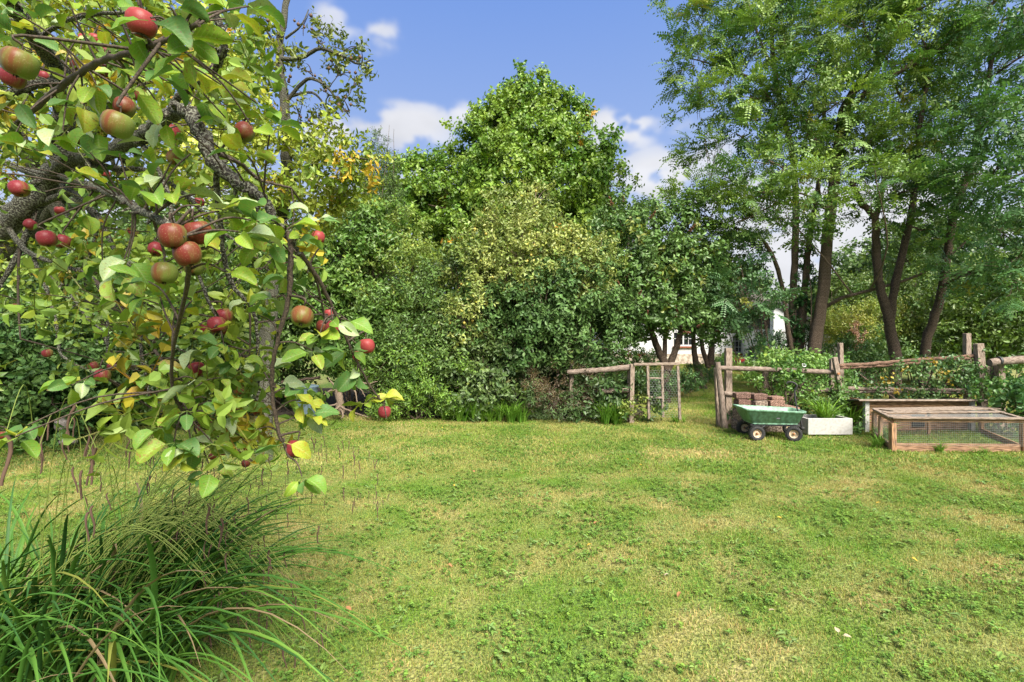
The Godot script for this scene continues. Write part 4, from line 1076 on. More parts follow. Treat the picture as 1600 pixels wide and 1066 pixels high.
	A.call("low bright green shrub spilling onto the lawn below the arching stems", G(650, 9.95), [[600, 600, 10.0, 46, 34], [640, 590, 9.95, 50, 40], [690, 596, 9.9, 46, 38], [650, 630, 9.8, 56, 22], [610, 632, 9.8, 36, 20]], SH.fine, M.leafy, K([0.105, 0.213, 0.031], [0.178, 0.312, 0.048], {"gap": 0.0, "dens": 46.0, "s0": 0.6, "s1": 0.95}))
	A.call("dark rose-leaved shrub with a hollow of deep shade beneath it", G(850, 10.3), [[790, 500, 10.2, 52, 42], [850, 480, 10.1, 60, 46], [910, 490, 10.2, 52, 46], [820, 535, 9.9, 48, 34], [870, 530, 10.1, 52, 30], [930, 530, 10.4, 46, 36], [770, 460, 10.5, 40, 36], [900, 440, 10.5, 50, 40]], SH.rose, M.gloss, K([0.054, 0.114, 0.031], [0.103, 0.188, 0.054], {"gap": 0.0, "dens": 44.0, "twigs": 5, "twig_mat": M.twig_pale}))
	A.call("grey-green brambly shrub between the arching stems and the rose-leaved one", G(745, 10.2), [[725, 560, 10.2, 46, 50], [760, 580, 10.1, 44, 40], [735, 610, 9.95, 46, 34], [780, 600, 10.0, 40, 40], [715, 440, 10.8, 46, 46]], SH.small, M.leafy, K([0.078, 0.140, 0.043], [0.136, 0.213, 0.063], {"gap": 0.0, "dens": 39.0, "twigs": 8, "twig_mat": M.twig_pale}))
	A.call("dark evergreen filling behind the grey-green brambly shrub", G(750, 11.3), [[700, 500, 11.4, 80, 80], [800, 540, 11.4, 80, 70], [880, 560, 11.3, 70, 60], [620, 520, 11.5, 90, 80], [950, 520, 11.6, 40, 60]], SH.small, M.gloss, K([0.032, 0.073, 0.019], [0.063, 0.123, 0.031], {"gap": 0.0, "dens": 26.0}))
	A.call("purple-bronze leaved peony clump at the edge of the lawn", G(880, 9.75), [[850, 605, 9.75, 34, 34], [890, 600, 9.7, 32, 34], [870, 635, 9.6, 36, 24], [915, 620, 9.65, 30, 32], [835, 625, 9.7, 24, 26]], SH.peony, M.leafy, K([0.077, 0.056, 0.034], [0.153, 0.120, 0.058], {"gap": 0.0, "dens": 60.0, "s0": 0.6, "s1": 0.95, "odd": 0.5, "co": Color(0.10, 0.17, 0.06)}))
	A.call("dark low shrub under the weathered rail beside the gate", G(950, 9.9), [[945, 610, 9.9, 40, 30], [980, 630, 9.7, 36, 26], [925, 635, 9.75, 34, 26]], SH.small, M.leafy, K([0.047, 0.101, 0.026], [0.095, 0.156, 0.043], {"gap": 0.0, "dens": 44.0}))
	A.call("yellow-green leafy plant sprawling at the foot of the gate", G(985, 9.4), [[985, 632, 9.4, 26, 16], [1000, 645, 9.35, 20, 12], [968, 645, 9.4, 22, 12]], SH.climber, M.leafy, K([0.167, 0.279, 0.043], [0.218, 0.262, 0.055], {"gap": 0.0, "dens": 44.0, "s0": 0.5, "s1": 0.8}))
	# pear bush with pale leaves and small yellow fruit
	var pb := [[800, 345, 10.8, 48, 44], [840, 375, 10.6, 52, 44], [770, 385, 10.6, 46, 42], [745, 420, 10.5, 42, 40], [820, 415, 10.3, 52, 40], [880, 400, 10.6, 44, 44], [905, 430, 10.4, 36, 34], [930, 410, 10.6, 36, 40], [785, 445, 10.3, 40, 34], [870, 450, 10.3, 34, 26], [735, 480, 10.1, 34, 30], [720, 510, 10.0, 28, 28], [840, 310, 11.0, 26, 24]]
	var po := plant("pear_tree", "small pale-leaved pear tree dotted with yellow fruit in the middle of the hedge", "tree", G(815, 10.8), pb, SH.pear, M.leafy, K([0.187, 0.262, 0.060], [0.341, 0.396, 0.119], {"dens": 37.0, "gap": -0.05, "gap_freq": 3.5, "shell": 0.5, "s0": 0.6, "s1": 1.05, "twigs": 9, "twig_mat": M.twig_pale, "bark": M.twig_pale, "stems": [[[G(815, 10.8), P(812, 520, 10.8), P(800, 430, 10.7), P(820, 360, 10.7)], 0.07, 0.02]]}))
	fruits(po, 34, pb, 0.028, mat(lin(0.42, 0.32, 0.06), 0.5), "pear")
	# lilacs with rust brown seed heads
	var lb := [[985, 350, 12.6, 50, 36], [1045, 370, 12.8, 46, 36], [960, 400, 12.2, 46, 44], [1010, 420, 12.2, 56, 44], [1070, 420, 12.6, 52, 44], [980, 460, 12.0, 46, 36], [1035, 470, 12.2, 50, 30], [1085, 465, 12.6, 44, 32], [1110, 430, 13, 40, 36], [955, 440, 12.0, 30, 50], [965, 520, 12.2, 26, 34], [1000, 500, 12.0, 40, 16], [1060, 505, 12.0, 44, 16], [1100, 512, 12.4, 34, 18], [1125, 505, 13, 30, 22]]
	var lf := G(1040, 12.4)
	var lo := plant("lilac_tree", "old multi-stemmed lilac with rust-brown seed heads standing behind the wire gate", "tree", lf, lb, SH.lilac, M.leafy, K([0.081, 0.164, 0.039], [0.144, 0.249, 0.070], {"dens": 28.0, "odd": 0.06, "co": Color(0.2, 0.24, 0.04), "bark": M.bark_dark, "twigs": 5, "stems": [[[lf, P(1040, 575, 12.4), P(1028, 545, 12.4), P(1010, 500, 12.3), P(985, 440, 12.3)], 0.13, 0.04], [[P(1042, 580, 12.35), P(1056, 545, 12.4), P(1068, 500, 12.5), P(1075, 440, 12.6)], 0.10, 0.035], [[P(1038, 570, 12.5), P(1040, 520, 12.6), P(1044, 450, 12.7)], 0.07, 0.03]]}))
	var sp := MB.new()
	sp.flat = false
	for j in 26:
		var t := rr(0.0, 1.0); var a := rr(0, TAU); var w := 0.045 * (1.0 - t * 0.75)
		sp.box(Vector3(cos(a) * w * rr(0.2, 1), 0.17 * t, sin(a) * w * rr(0.2, 1)), Vector3(0.018, 0.02, 0.016), frame(rdir(), 0), 0.002)
	var spm := sp.done(); var spk := mat(lin(0.15, 0.055, 0.03), 0.95)
	for j in 46:
		var b := blob(lb[j % lb.size()]); var d := (rdir() + Vector3(0, 0.2, 0.6)).normalized()
		part("seed_head", spm, spk, lo, (b[0] as Vector3) + d * b[1] * 1.02 - lo.position, frame(d + Vector3(0, 0.8, 0), 0) * rr(0.7, 1.3))
	var l2 := G(1100, 15.2)
	plant("lilac_tree", "second dark-stemmed lilac farther along the path toward the cottage", "tree", l2, [[1075, 440, 15, 50, 40], [1120, 450, 15.4, 50, 44], [1140, 410, 15.6, 50, 40], [1095, 490, 15.2, 46, 22], [1060, 490, 15, 34, 22]], SH.lilac, M.leafy, K([0.075, 0.152, 0.031], [0.139, 0.243, 0.062], {"dens": 22.0, "bark": M.bark_dark, "stems": [[[l2, P(1086, 560, 15.2), P(1084, 520, 15.2), P(1080, 470, 15.2)], 0.11, 0.04], [[P(1108, 575, 15.2), P(1098, 545, 15.2), P(1092, 500, 15.2)], 0.09, 0.04], [[P(1110, 570, 15.2), P(1113, 530, 15.2), P(1118, 480, 15.3)], 0.12, 0.05]]}))
	# box edging along the path
	plant("box_hedge", "low clipped dark box hedge edging the grass path toward the cottage", "hedge", G(1085, 15), [[1070, 598, 12.2, 20, 16], [1078, 592, 13.2, 18, 15], [1088, 588, 14.4, 17, 13], [1097, 583, 15.8, 16, 12], [1106, 579, 17.4, 15, 11], [1115, 575, 19.2, 14, 10], [1123, 571, 21.0, 12, 9], [1030, 602, 12.0, 26, 14]], SH.small, M.gloss, K([0.052, 0.122, 0.039], [0.092, 0.182, 0.054], {"dens": 55.0, "s0": 0.4, "s1": 0.7, "twigs": 0}))
	plant("shrub", "bright green shrub against the cottage wall at the end of the box hedge", "shrub", G(1126, 20.5), [[1126, 553, 20.5, 14, 14], [1134, 562, 20.3, 10, 10]], SH.small, M.leafy, K([0.139, 0.279, 0.046], [0.197, 0.340, 0.077], {"dens": 30.0}))
	plant("evergreen_shrub", "dark rounded evergreen shrub between the paned window and the gable wall", "shrub", G(1200, 20), [[1200, 545, 20, 20, 26], [1188, 565, 19.8, 16, 16], [1210, 570, 19.8, 14, 14]], SH.small, M.gloss, K([0.023, 0.061, 0.028], [0.052, 0.104, 0.046], {"dens": 26.0}))
	plant("flower_bed", "orange flowers and foliage by the pale brick wall behind the wire gate", "flowers", G(995, 20), [[990, 562, 20, 18, 9], [1015, 566, 20, 20, 8], [970, 566, 20, 16, 8]], SH.small, M.leafy, K([0.092, 0.195, 0.046], [0.162, 0.268, 0.062], {"dens": 30.0, "odd": 0.16, "co": Color(0.5, 0.13, 0.03), "twigs": 0}))
	plant("flower_trough", "red geraniums flowering below the cottage window", "flowers", G(1157, 23), [[1152, 566, 22.6, 6, 3.5], [1161, 567, 22.6, 6, 3.5]], SH.small, M.leafy, K([0.450, 0.030, 0.040], [0.500, 0.080, 0.080], {"dens": 60.0, "s0": 0.4, "s1": 0.6, "odd": 0.3, "co": Color(0.08, 0.16, 0.03), "twigs": 0}))
	# beyond the long fence
	plant("acer", "layered yellow-green acer beyond the fence beside the lean-to shed", "tree", G(1360, 17), [[1335, 500, 17, 36, 14], [1375, 495, 17.2, 40, 16], [1350, 520, 16.6, 40, 13], [1390, 525, 16.8, 34, 14], [1320, 525, 16.8, 26, 10]], SH.fine, M.leafy, K([0.185, 0.279, 0.046], [0.270, 0.290, 0.050], {"dens": 26.0, "flat": 0.6, "stem_r": 0.05}))
	plant("azalea", "salmon-pink flowering azalea beyond the cloven fence rail", "shrub", G(1340, 14.6), [[1334, 530, 14.6, 13, 9], [1350, 524, 14.6, 11, 8], [1341, 518, 14.6, 8, 8]], SH.small, M.petal, K([0.58, 0.36, 0.27], [0.64, 0.48, 0.33], {"dens": 55.0, "s0": 0.45, "s1": 0.7, "gap": -0.1, "odd": 0.12, "co": Color(0.1, 0.18, 0.03)}))
	plant("shrub", "dark green leafy shrub under the pink azalea", "shrub", G(1350, 14.4), [[1330, 552, 14.3, 30, 16], [1365, 545, 14.5, 30, 20], [1390, 560, 14, 26, 16], [1345, 572, 13.6, 34, 12]], SH.small, M.leafy, K([0.058, 0.146, 0.039], [0.139, 0.243, 0.062], {"dens": 32.0}))
	var bk := [["glossy dark laurel bank between the forked trunk and the leaning trunk", [[1425, 500, 17, 50, 36], [1450, 540, 16.5, 46, 26], [1410, 545, 16.8, 34, 24], [1430, 450, 18, 46, 40]], [0.05, 0.11, 0.018], [0.12, 0.19, 0.035]],
		["dense sunlit green shrub bank behind the tall fence post", [[1510, 480, 15.5, 60, 50], [1560, 470, 15, 60, 56], [1530, 535, 14.5, 60, 34], [1590, 520, 14, 50, 46], [1640, 480, 14.5, 70, 70]], [0.065, 0.135, 0.02], [0.14, 0.22, 0.04]],
		["feathery mid green bush on the far side of the acer", [[1300, 470, 21, 40, 34], [1345, 470, 22, 50, 30], [1385, 460, 22, 44, 36], [1320, 505, 21, 34, 26]], [0.055, 0.12, 0.018], [0.13, 0.2, 0.035]]]
	for q in bk: plant("shrub", q[0], "shrub", G(q[1][0][0], q[1][0][2]), q[1], SH.small, M.leafy, K(q[2], q[3], {"dens": 17.0, "s0": 1.0, "s1": 1.6}), "shrubs beyond the long fence")
	# on and around the fences
	var cb := [[1195, 590, 9.0, 24, 16], [1225, 595, 8.95, 26, 22], [1255, 600, 8.9, 28, 20], [1245, 622, 8.85, 20, 16], [1205, 608, 8.95, 18, 14], [1240, 575, 9.1, 24, 10], [1270, 605, 8.95, 14, 16], [1225, 640, 9.0, 26, 14], [1262, 640, 9.0, 26, 16]]
	var co := plant("bindweed", "heart-leaved bindweed with one white flower climbing over the round fence rail", "climbing plant", G(1225, 9.1), cb, SH.climber, M.leafy, K([0.081, 0.195, 0.039], [0.185, 0.316, 0.062], {"dens": 40.0, "s0": 0.55, "s1": 0.9, "shell": 0.4, "leaves": "foliage"}))
	for q in [[1256, 620, 8.7], [1288, 573, 8.9]]:
		var fl := MB.new(); fl.lathe([[0.004, -0.05], [0.008, -0.02], [0.02, 0.0], [0.034, 0.012], [0.038, 0.012]], 14)
		if q[0] == 1288: part("flower", fl.done(), M.white_clean, co, P(1256, 571, 8.8) - co.position, Basis(Vector3.RIGHT, 1.1))
	plant("shrub", "leafy garden shrubs in the border just behind the round fence rail", "shrub", G(1240, 11), [[1200, 575, 11, 30, 14], [1240, 578, 11.2, 36, 12], [1280, 578, 11, 30, 14], [1225, 585, 10.4, 40, 14], [1290, 600, 10, 30, 18], [1252, 566, 12.6, 24, 9]], SH.small, M.leafy, K([0.105, 0.231, 0.046], [0.208, 0.340, 0.077], {"dens": 34.0, "s0": 0.7}))
	var br := [[1350, 590, 9.0, 28, 18], [1395, 588, 8.95, 34, 22], [1440, 592, 8.9, 34, 24], [1485, 590, 8.9, 34, 24], [1520, 585, 8.9, 24, 28], [1340, 625, 9.1, 26, 12], [1420, 622, 9.1, 36, 10], [1490, 622, 9.1, 36, 12], [1465, 562, 9.1, 26, 10], [1515, 560, 9.0, 18, 14], [1530, 600, 9.0, 14, 22]]
	plant("bramble", "tangled dark bramble growing through the cloven fence rails behind the hen house", "climbing plant", G(1430, 9.2), br, SH.climber, M.leafy, K([0.052, 0.127, 0.039], [0.116, 0.213, 0.062], {"dens": 44.0, "s0": 0.5, "s1": 0.85, "odd": 0.03, "co": Color(0.36, 0.27, 0.03), "leaves": "foliage"}))
	plant("raspberry", "broad-leaved raspberry canes beside the wire run at the end of the fence", "shrub", G(1570, 8.6), [[1560, 625, 8.3, 24, 18], [1590, 635, 8.0, 26, 24], [1590, 610, 8.4, 26, 16], [1560, 650, 8.4, 20, 20], [1620, 640, 7.8, 30, 30], [1590, 590, 9.0, 30, 18], [1550, 605, 8.9, 14, 14]], SH.climber, M.leafy, K([0.058, 0.158, 0.039], [0.128, 0.256, 0.062], {"dens": 40.0, "s0": 0.7, "s1": 1.1}))
	plant("shrub", "rough green plants crowding between the sink and the hen house", "shrub", G(1325, 8.8), [[1325, 640, 8.7, 16, 20], [1320, 610, 8.9, 20, 16], [1330, 662, 8.45, 14, 12], [1290, 630, 9.0, 20, 14]], SH.small, M.leafy, K([0.069, 0.170, 0.039], [0.162, 0.279, 0.062], {"dens": 45.0, "s0": 0.5, "s1": 0.9}))
	plant("weed_clump", "tall weeds and nettles in the gap under the fence behind the cart", "weeds", G(1240, 9.0), [[1215, 655, 9.0, 36, 20], [1150, 650, 9.2, 16, 26], [1275, 650, 8.9, 40, 14]], SH.small, M.leafy, K([0.058, 0.134, 0.039], [0.128, 0.218, 0.062], {"dens": 36.0, "s0": 0.5, "s1": 0.85, "twigs": 0}))
	# strap-leaved clumps
	var lil := [[735, 9.6, 1.15, "daylily clump at the hedge foot just beside the low bright shrub"], [765, 9.6, 0.85, "small daylily clump between two larger ones at the hedge foot"], [800, 9.5, 1.15, "arching daylily clump beside the purple peony"], [955, 9.3, 1.1, "bright upright daylily clump at the hedge foot near the gate"], [700, 9.65, 0.75, "thin daylily tuft against the low bright shrub"], [1296, 8.35, 0.85, "yellow-tipped iris leaves growing in the butler sink"], [1312, 8.75, 1.2, "tall iris clump behind the butler sink"], [1362, 9.25, 1.0, "dark iris clump behind the end of the cloven rail"], [1382, 7.9, 0.6, "tuft of long grass at the corner of the hen house"], [1372, 7.3, 0.5, "rough grass tuft beside the wire run's outer corner"], [1062, 9.35, 0.45, "tuft of dry grass round the gate's free upright"], [1470, 6.95, 0.35, "unmown grass strip along the front board of the run"], [1525, 6.9, 0.3, "lower unmown grass tuft along the front board of the run"]]
	for q in lil:
		var o := thing("daylily" if q[0] < 1000 else "grass_clump", q[3], "plant", G(q[0], q[1]) + Vector3(0, 0.2 if q[0] == 1296 else 0.0, 0))
		var cl := Cloud.new()
		for j in int(3 + q[2] * 4):
			cl.t.append(Transform3D(Basis(Vector3.UP, rr(0, TAU)) * (q[2] * rr(0.7, 1.1)), Vector3(rr(-1, 1) * 0.22 * q[2], 0, rr(-1, 1) * 0.12)))
			cl.c.append(Color(0.09, 0.22, 0.025).lerp(Color(0.17, 0.31, 0.04), rng.randf()))
		commit(cl, o, "leaves", SH.lily, M.blade)

func make_locusts() -> void:
	var loc := K([0.065, 0.155, 0.035], [0.22, 0.335, 0.065], {"dens": 13.0, "flat": 0.25, "shell": 0.3, "gap": -0.12, "gap_freq": 1.6, "loose": 0.6, "up": 0.0, "s0": 0.8, "s1": 1.25, "twigs": 4, "stem_r": 0.035, "bark": M.bark, "odd": 0.02, "co": Color(0.26, 0.28, 0.05)})
	var f1 := G(1268, 13)
	var b1 := [[1310, 60, 13.4, 70, 40], [1270, 110, 12.4, 60, 36], [1350, 40, 12, 70, 40], [1395, 95, 12, 60, 34], [1310, 160, 12, 60, 34], [1370, 175, 12.6, 56, 32], [1260, 210, 12.8, 64, 34], [1210, 255, 12, 50, 30], [1330, 250, 13.6, 56, 30], [1200, 300, 12.2, 56, 26], [1150, 285, 12.6, 46, 26], [1280, 290, 11.2, 54, 26], [1240, 350, 11.8, 46, 24], [1170, 340, 12.4, 54, 26], [1440, 60, 12, 60, 40], [1500, 90, 12.6, 60, 40], [1470, 0, 12, 80, 44], [1370, -50, 12.6, 110, 60], [1370, 285, 10.4, 40, 18], [1420, 160, 13.5, 50, 40]]
	loc.stems = [[[f1, P(1271, 560, 13), P(1284, 473, 13), P(1294, 368, 13), P(1306, 260, 13), P(1318, 173, 13), P(1345, 130, 12.8), P(1372, 100, 12.7), P(1402, 50, 12.6), P(1440, 0, 12.6), P(1470, -90, 12.6)], 0.172, 0.05],
		[[P(1316, 190, 13), P(1342, 155, 12.5), P(1389, 121, 12.2), P(1430, 98, 12), P(1473, 74, 11.8), P(1546, 10, 11.6), P(1600, -50, 11.6)], 0.09, 0.03],
		[[P(1306, 262, 13), P(1270, 215, 13), P(1240, 150, 13.2), P(1225, 60, 13.4)], 0.07, 0.025],
		[[P(1289, 480, 13), P(1318, 465, 12.6), P(1347, 457, 12.3), P(1420, 436, 12), P(1470, 410, 11.8), P(1510, 378, 11.6)], 0.05, 0.02]]
	plant("locust_tree", "tallest locust tree, its thick furrowed trunk standing beside the cottage gable", "tree", f1, b1, SH.locust, M.leafy, loc, "locust trees beyond the fence")
	var f2 := G(1240, 13.6)
	loc.stems = [[[f2, P(1237, 560, 13.6), P(1239, 473, 13.6), P(1243, 368, 13.6), P(1240, 252, 13.8), P(1222, 170, 14), P(1210, 105, 14), P(1205, 26, 14), P(1202, -90, 14)], 0.115, 0.045],
		[[G(1253, 13.5), P(1251, 540, 13.5), P(1256, 470, 13.5), P(1262, 400, 13.5), P(1270, 340, 13.6), P(1282, 260, 13.8), P(1290, 150, 14)], 0.12, 0.045],
		[[P(1238, 555, 13.4), P(1232, 520, 13.2), P(1220, 436, 13), P(1194, 378, 12.8), P(1152, 357, 12.7), P(1110, 345, 12.7)], 0.075, 0.02],
		[[P(1210, 108, 14), P(1192, 75, 13.8), P(1173, 20, 13.8), P(1160, -40, 13.8)], 0.05, 0.02], [[P(1222, 150, 14), P(1170, 120, 13.8), P(1110, 100, 13.6), P(1075, 90, 13.5)], 0.04, 0.012]]
	loc.twigs = 5
	plant("locust_tree", "twin-stemmed locust tree with ivy on its lower trunk, next to the thickest trunk", "tree", f2, [[1100, 30, 13.6, 50, 30], [1150, 70, 13.2, 50, 32], [1085, 110, 13.4, 40, 26], [1140, 150, 13, 50, 28], [1090, 175, 13.4, 32, 18], [1200, 60, 13, 56, 40], [1200, 150, 12.8, 56, 34], [1110, 230, 13.2, 44, 24], [1160, 215, 13, 46, 26], [1080, 300, 13.2, 36, 20], [1060, 330, 13.4, 34, 14], [1120, 320, 12.8, 46, 22], [1180, -20, 13.4, 80, 40], [1260, 20, 14, 60, 50], [1240, 180, 14.4, 50, 40], [1110, 375, 13, 40, 16], [1055, 85, 13.5, 18, 30], [1070, -20, 13.5, 40, 26]], SH.locust, M.leafy, loc, "locust trees beyond the fence")
	plant("ivy", "dark ivy clothing the lower stem of the twin-stemmed locust", "climbing plant", G(1253, 13.4), [[1252, 550, 13.45, 15, 30], [1254, 500, 13.45, 13, 34], [1259, 445, 13.45, 11, 30], [1262, 400, 13.45, 9, 24], [1248, 580, 13.2, 34, 16], [1282, 575, 13, 16, 16]], SH.ivy, M.gloss, K([0.026, 0.090, 0.023], [0.063, 0.154, 0.034], {"dens": 50.0, "s0": 0.6, "s1": 0.95, "twigs": 0, "leaves": "foliage", "gap": -0.3, "gap_freq": 4.0}))
	var f3 := G(1398, 12)
	loc.stems = [[[f3, P(1399, 557, 12), P(1390, 510, 12), P(1386, 490, 12), P(1375, 447, 12), P(1369, 390, 12), P(1367, 342, 12), P(1344, 315, 12), P(1330, 280, 12)], 0.135, 0.06], [[P(1390, 505, 12), P(1400, 440, 12), P(1415, 378, 12), P(1431, 294, 12), P(1436, 210, 12), P(1450, 120, 12)], 0.1, 0.045], [[P(1367, 345, 12), P(1378, 300, 12.1), P(1386, 260, 12.2)], 0.07, 0.03]]
	loc.bark = M.bark_dark
	plant("locust_tree", "forked dark-barked locust tree behind the cloven fence rail", "tree", f3, [[1350, 225, 12, 54, 28], [1400, 240, 12.6, 50, 28], [1440, 200, 11.6, 54, 34], [1410, 300, 11.4, 54, 24], [1450, 290, 12.4, 44, 30], [1380, 330, 12, 40, 18], [1440, 360, 12.6, 40, 22], [1470, 240, 13, 50, 40], [1420, 410, 13, 36, 14]], SH.locust, M.leafy, loc, "locust trees beyond the fence")
	var f4 := G(1445, 12.4)
	loc.stems = [[[f4, P(1446, 546, 12.4), P(1462, 490, 12.3), P(1473, 447, 12.2), P(1489, 342, 12), P(1502, 300, 11.9), P(1518, 257, 11.8), P(1530, 190, 11.6), P(1550, 90, 11.5)], 0.12, 0.045], [[P(1478, 431, 12.2), P(1530, 424, 11.6), P(1570, 415, 11.2), P(1610, 398, 11)], 0.05, 0.02], [[P(1489, 345, 12), P(1540, 300, 11.4), P(1600, 270, 11)], 0.05, 0.02]]
	loc.ca = Color(0.05, 0.135, 0.042); loc.cb = Color(0.13, 0.26, 0.075)
	plant("locust_tree", "leaning dark locust tree with feathery boughs hanging over the end of the fence", "tree", f4, [[1540, 200, 10.6, 60, 34], [1590, 170, 10, 60, 36], [1560, 260, 10, 60, 30], [1600, 300, 9.6, 50, 36], [1520, 300, 11, 54, 26], [1560, 360, 10.2, 56, 26], [1590, 410, 10, 50, 24], [1530, 420, 11, 50, 18], [1550, 120, 11, 64, 44], [1610, 80, 10.6, 70, 50], [1570, 20, 11.4, 80, 50], [1640, 230, 10, 60, 60], [1470, 330, 12.4, 36, 24], [1600, 10, 10, 60, 50], [1590, 450, 11, 44, 16]], SH.locust, M.leafy, loc, "locust trees beyond the fence")
	loc.erase("stems")
	var f5 := G(1212, 11.8)
	loc.stem_r = 0.016
	loc.ca = Color(0.055, 0.135, 0.05); loc.cb = Color(0.10, 0.20, 0.07); loc.dens = 12.0
	plant("young_locust", "low bluish-green feathery young locust in front of the cottage wall", "tree", f5, [[1160, 455, 11.8, 40, 22], [1188, 466, 11.6, 36, 20], [1192, 490, 11.4, 28, 16], [1190, 512, 11.3, 20, 14], [1150, 476, 11.9, 34, 14], [1160, 425, 12.2, 36, 18], [1130, 470, 12.2, 24, 16]], SH.locust, M.leafy, loc, "locust trees beyond the fence")

# ---------- the near apple tree, sedge and small things ----------
var anchors: Array = []
func leaf_mesh(bend: float, fold: float, twist: float, wave: float, wide: float) -> ArrayMesh:
	var mb := MB.new(); mb.flat = true
	var nx := 4; var ny := 6
	var p := Vector3.ZERO; var ang := 0.0
	for j in ny + 1:
		var t := float(j) / ny
		if j > 0:
			ang -= bend / ny
			p += Vector3(0, cos(ang), sin(ang)) / ny
		var w := wide * 0.5 * pow(maxf(sin(PI * pow(lerpf(0.03, 1.0, t), 0.8)), 0.0), 0.75) * (1.0 if j < ny else 0.0)
		if j == 0: w = 0.02
		for i in nx + 1:
			var u := (float(i) / nx) * 2.0 - 1.0
			var q := Vector3(u * w, 0, absf(u) * w * fold + wave * w * sin(t * 9.0 + u * 2.0) * absf(u)).rotated(Vector3.UP, twist * t)
			mb.vert(p + Vector3(q.x, q.z * -sin(ang), q.z * cos(ang)), Vector3.UP, Vector2(float(i) / nx, t))
	for j in ny:
		for i in nx:
			var a := j * (nx + 1) + i
			mb.quad(a, a + 1, a + nx + 2, a + nx + 1)
	# stalk
	for s in [Vector3(0.012, 0, 0), Vector3(0, 0, 0.012)]:
		var i0 := mb.vert(Vector3(0, -0.28, -0.06) - s, Vector3.UP, Vector2(0.5, 0.1)); var i1 := mb.vert(Vector3(0, -0.28, -0.06) + s, Vector3.UP, Vector2(0.5, 0.1))
		var i2 := mb.vert(s, Vector3.UP, Vector2(0.5, 0.3)); var i3 := mb.vert(-s, Vector3.UP, Vector2(0.5, 0.3))
		mb.quad(i0, i1, i2, i3)
	var st := SurfaceTool.new(); st.create_from(mb.done(), 0); st.generate_normals()
	return st.commit()
func limb(o: Node3D, called: String, pts: Array, r0: float, r1: float, m: Material, rough := 0.25) -> void:
	var ps := []
	for q in pts: ps.append(P(q[0], q[1], q[2]))
	var pr := path(ps, r0, r1, 6, r0 * 0.22)
	var mb := MB.new(); mb.tube(pr[0], pr[1], 9, rough, nz2)
	# stubby spurs and knots
	for i in range(2, pr[0].size() - 1, 2):
		if rng.randf() < 0.6:
			var d := (rdir() + Vector3(0, -0.1, 0.2)).normalized()
			mb.tube(PackedVector3Array([pr[0][i], pr[0][i] + d * pr[1][i] * 1.6, pr[0][i] + d * (pr[1][i] * 1.6 + 0.012) + rdir() * 0.004]), PackedFloat32Array([pr[1][i] * 0.55, pr[1][i] * 0.42, pr[1][i] * 0.25]), 6)
	part(called, mb.done(), m, o)
	for i in pr[0].size(): anchors.append([pr[0][i], pr[1][i]])
func nearest_anchor(p: Vector3) -> Vector3:
	var best := 1e9; var q := p
	for a in anchors:
		var s: float = (a[0] as Vector3).distance_squared_to(p)
		if s < best:
			best = s; q = a[0]
	return q
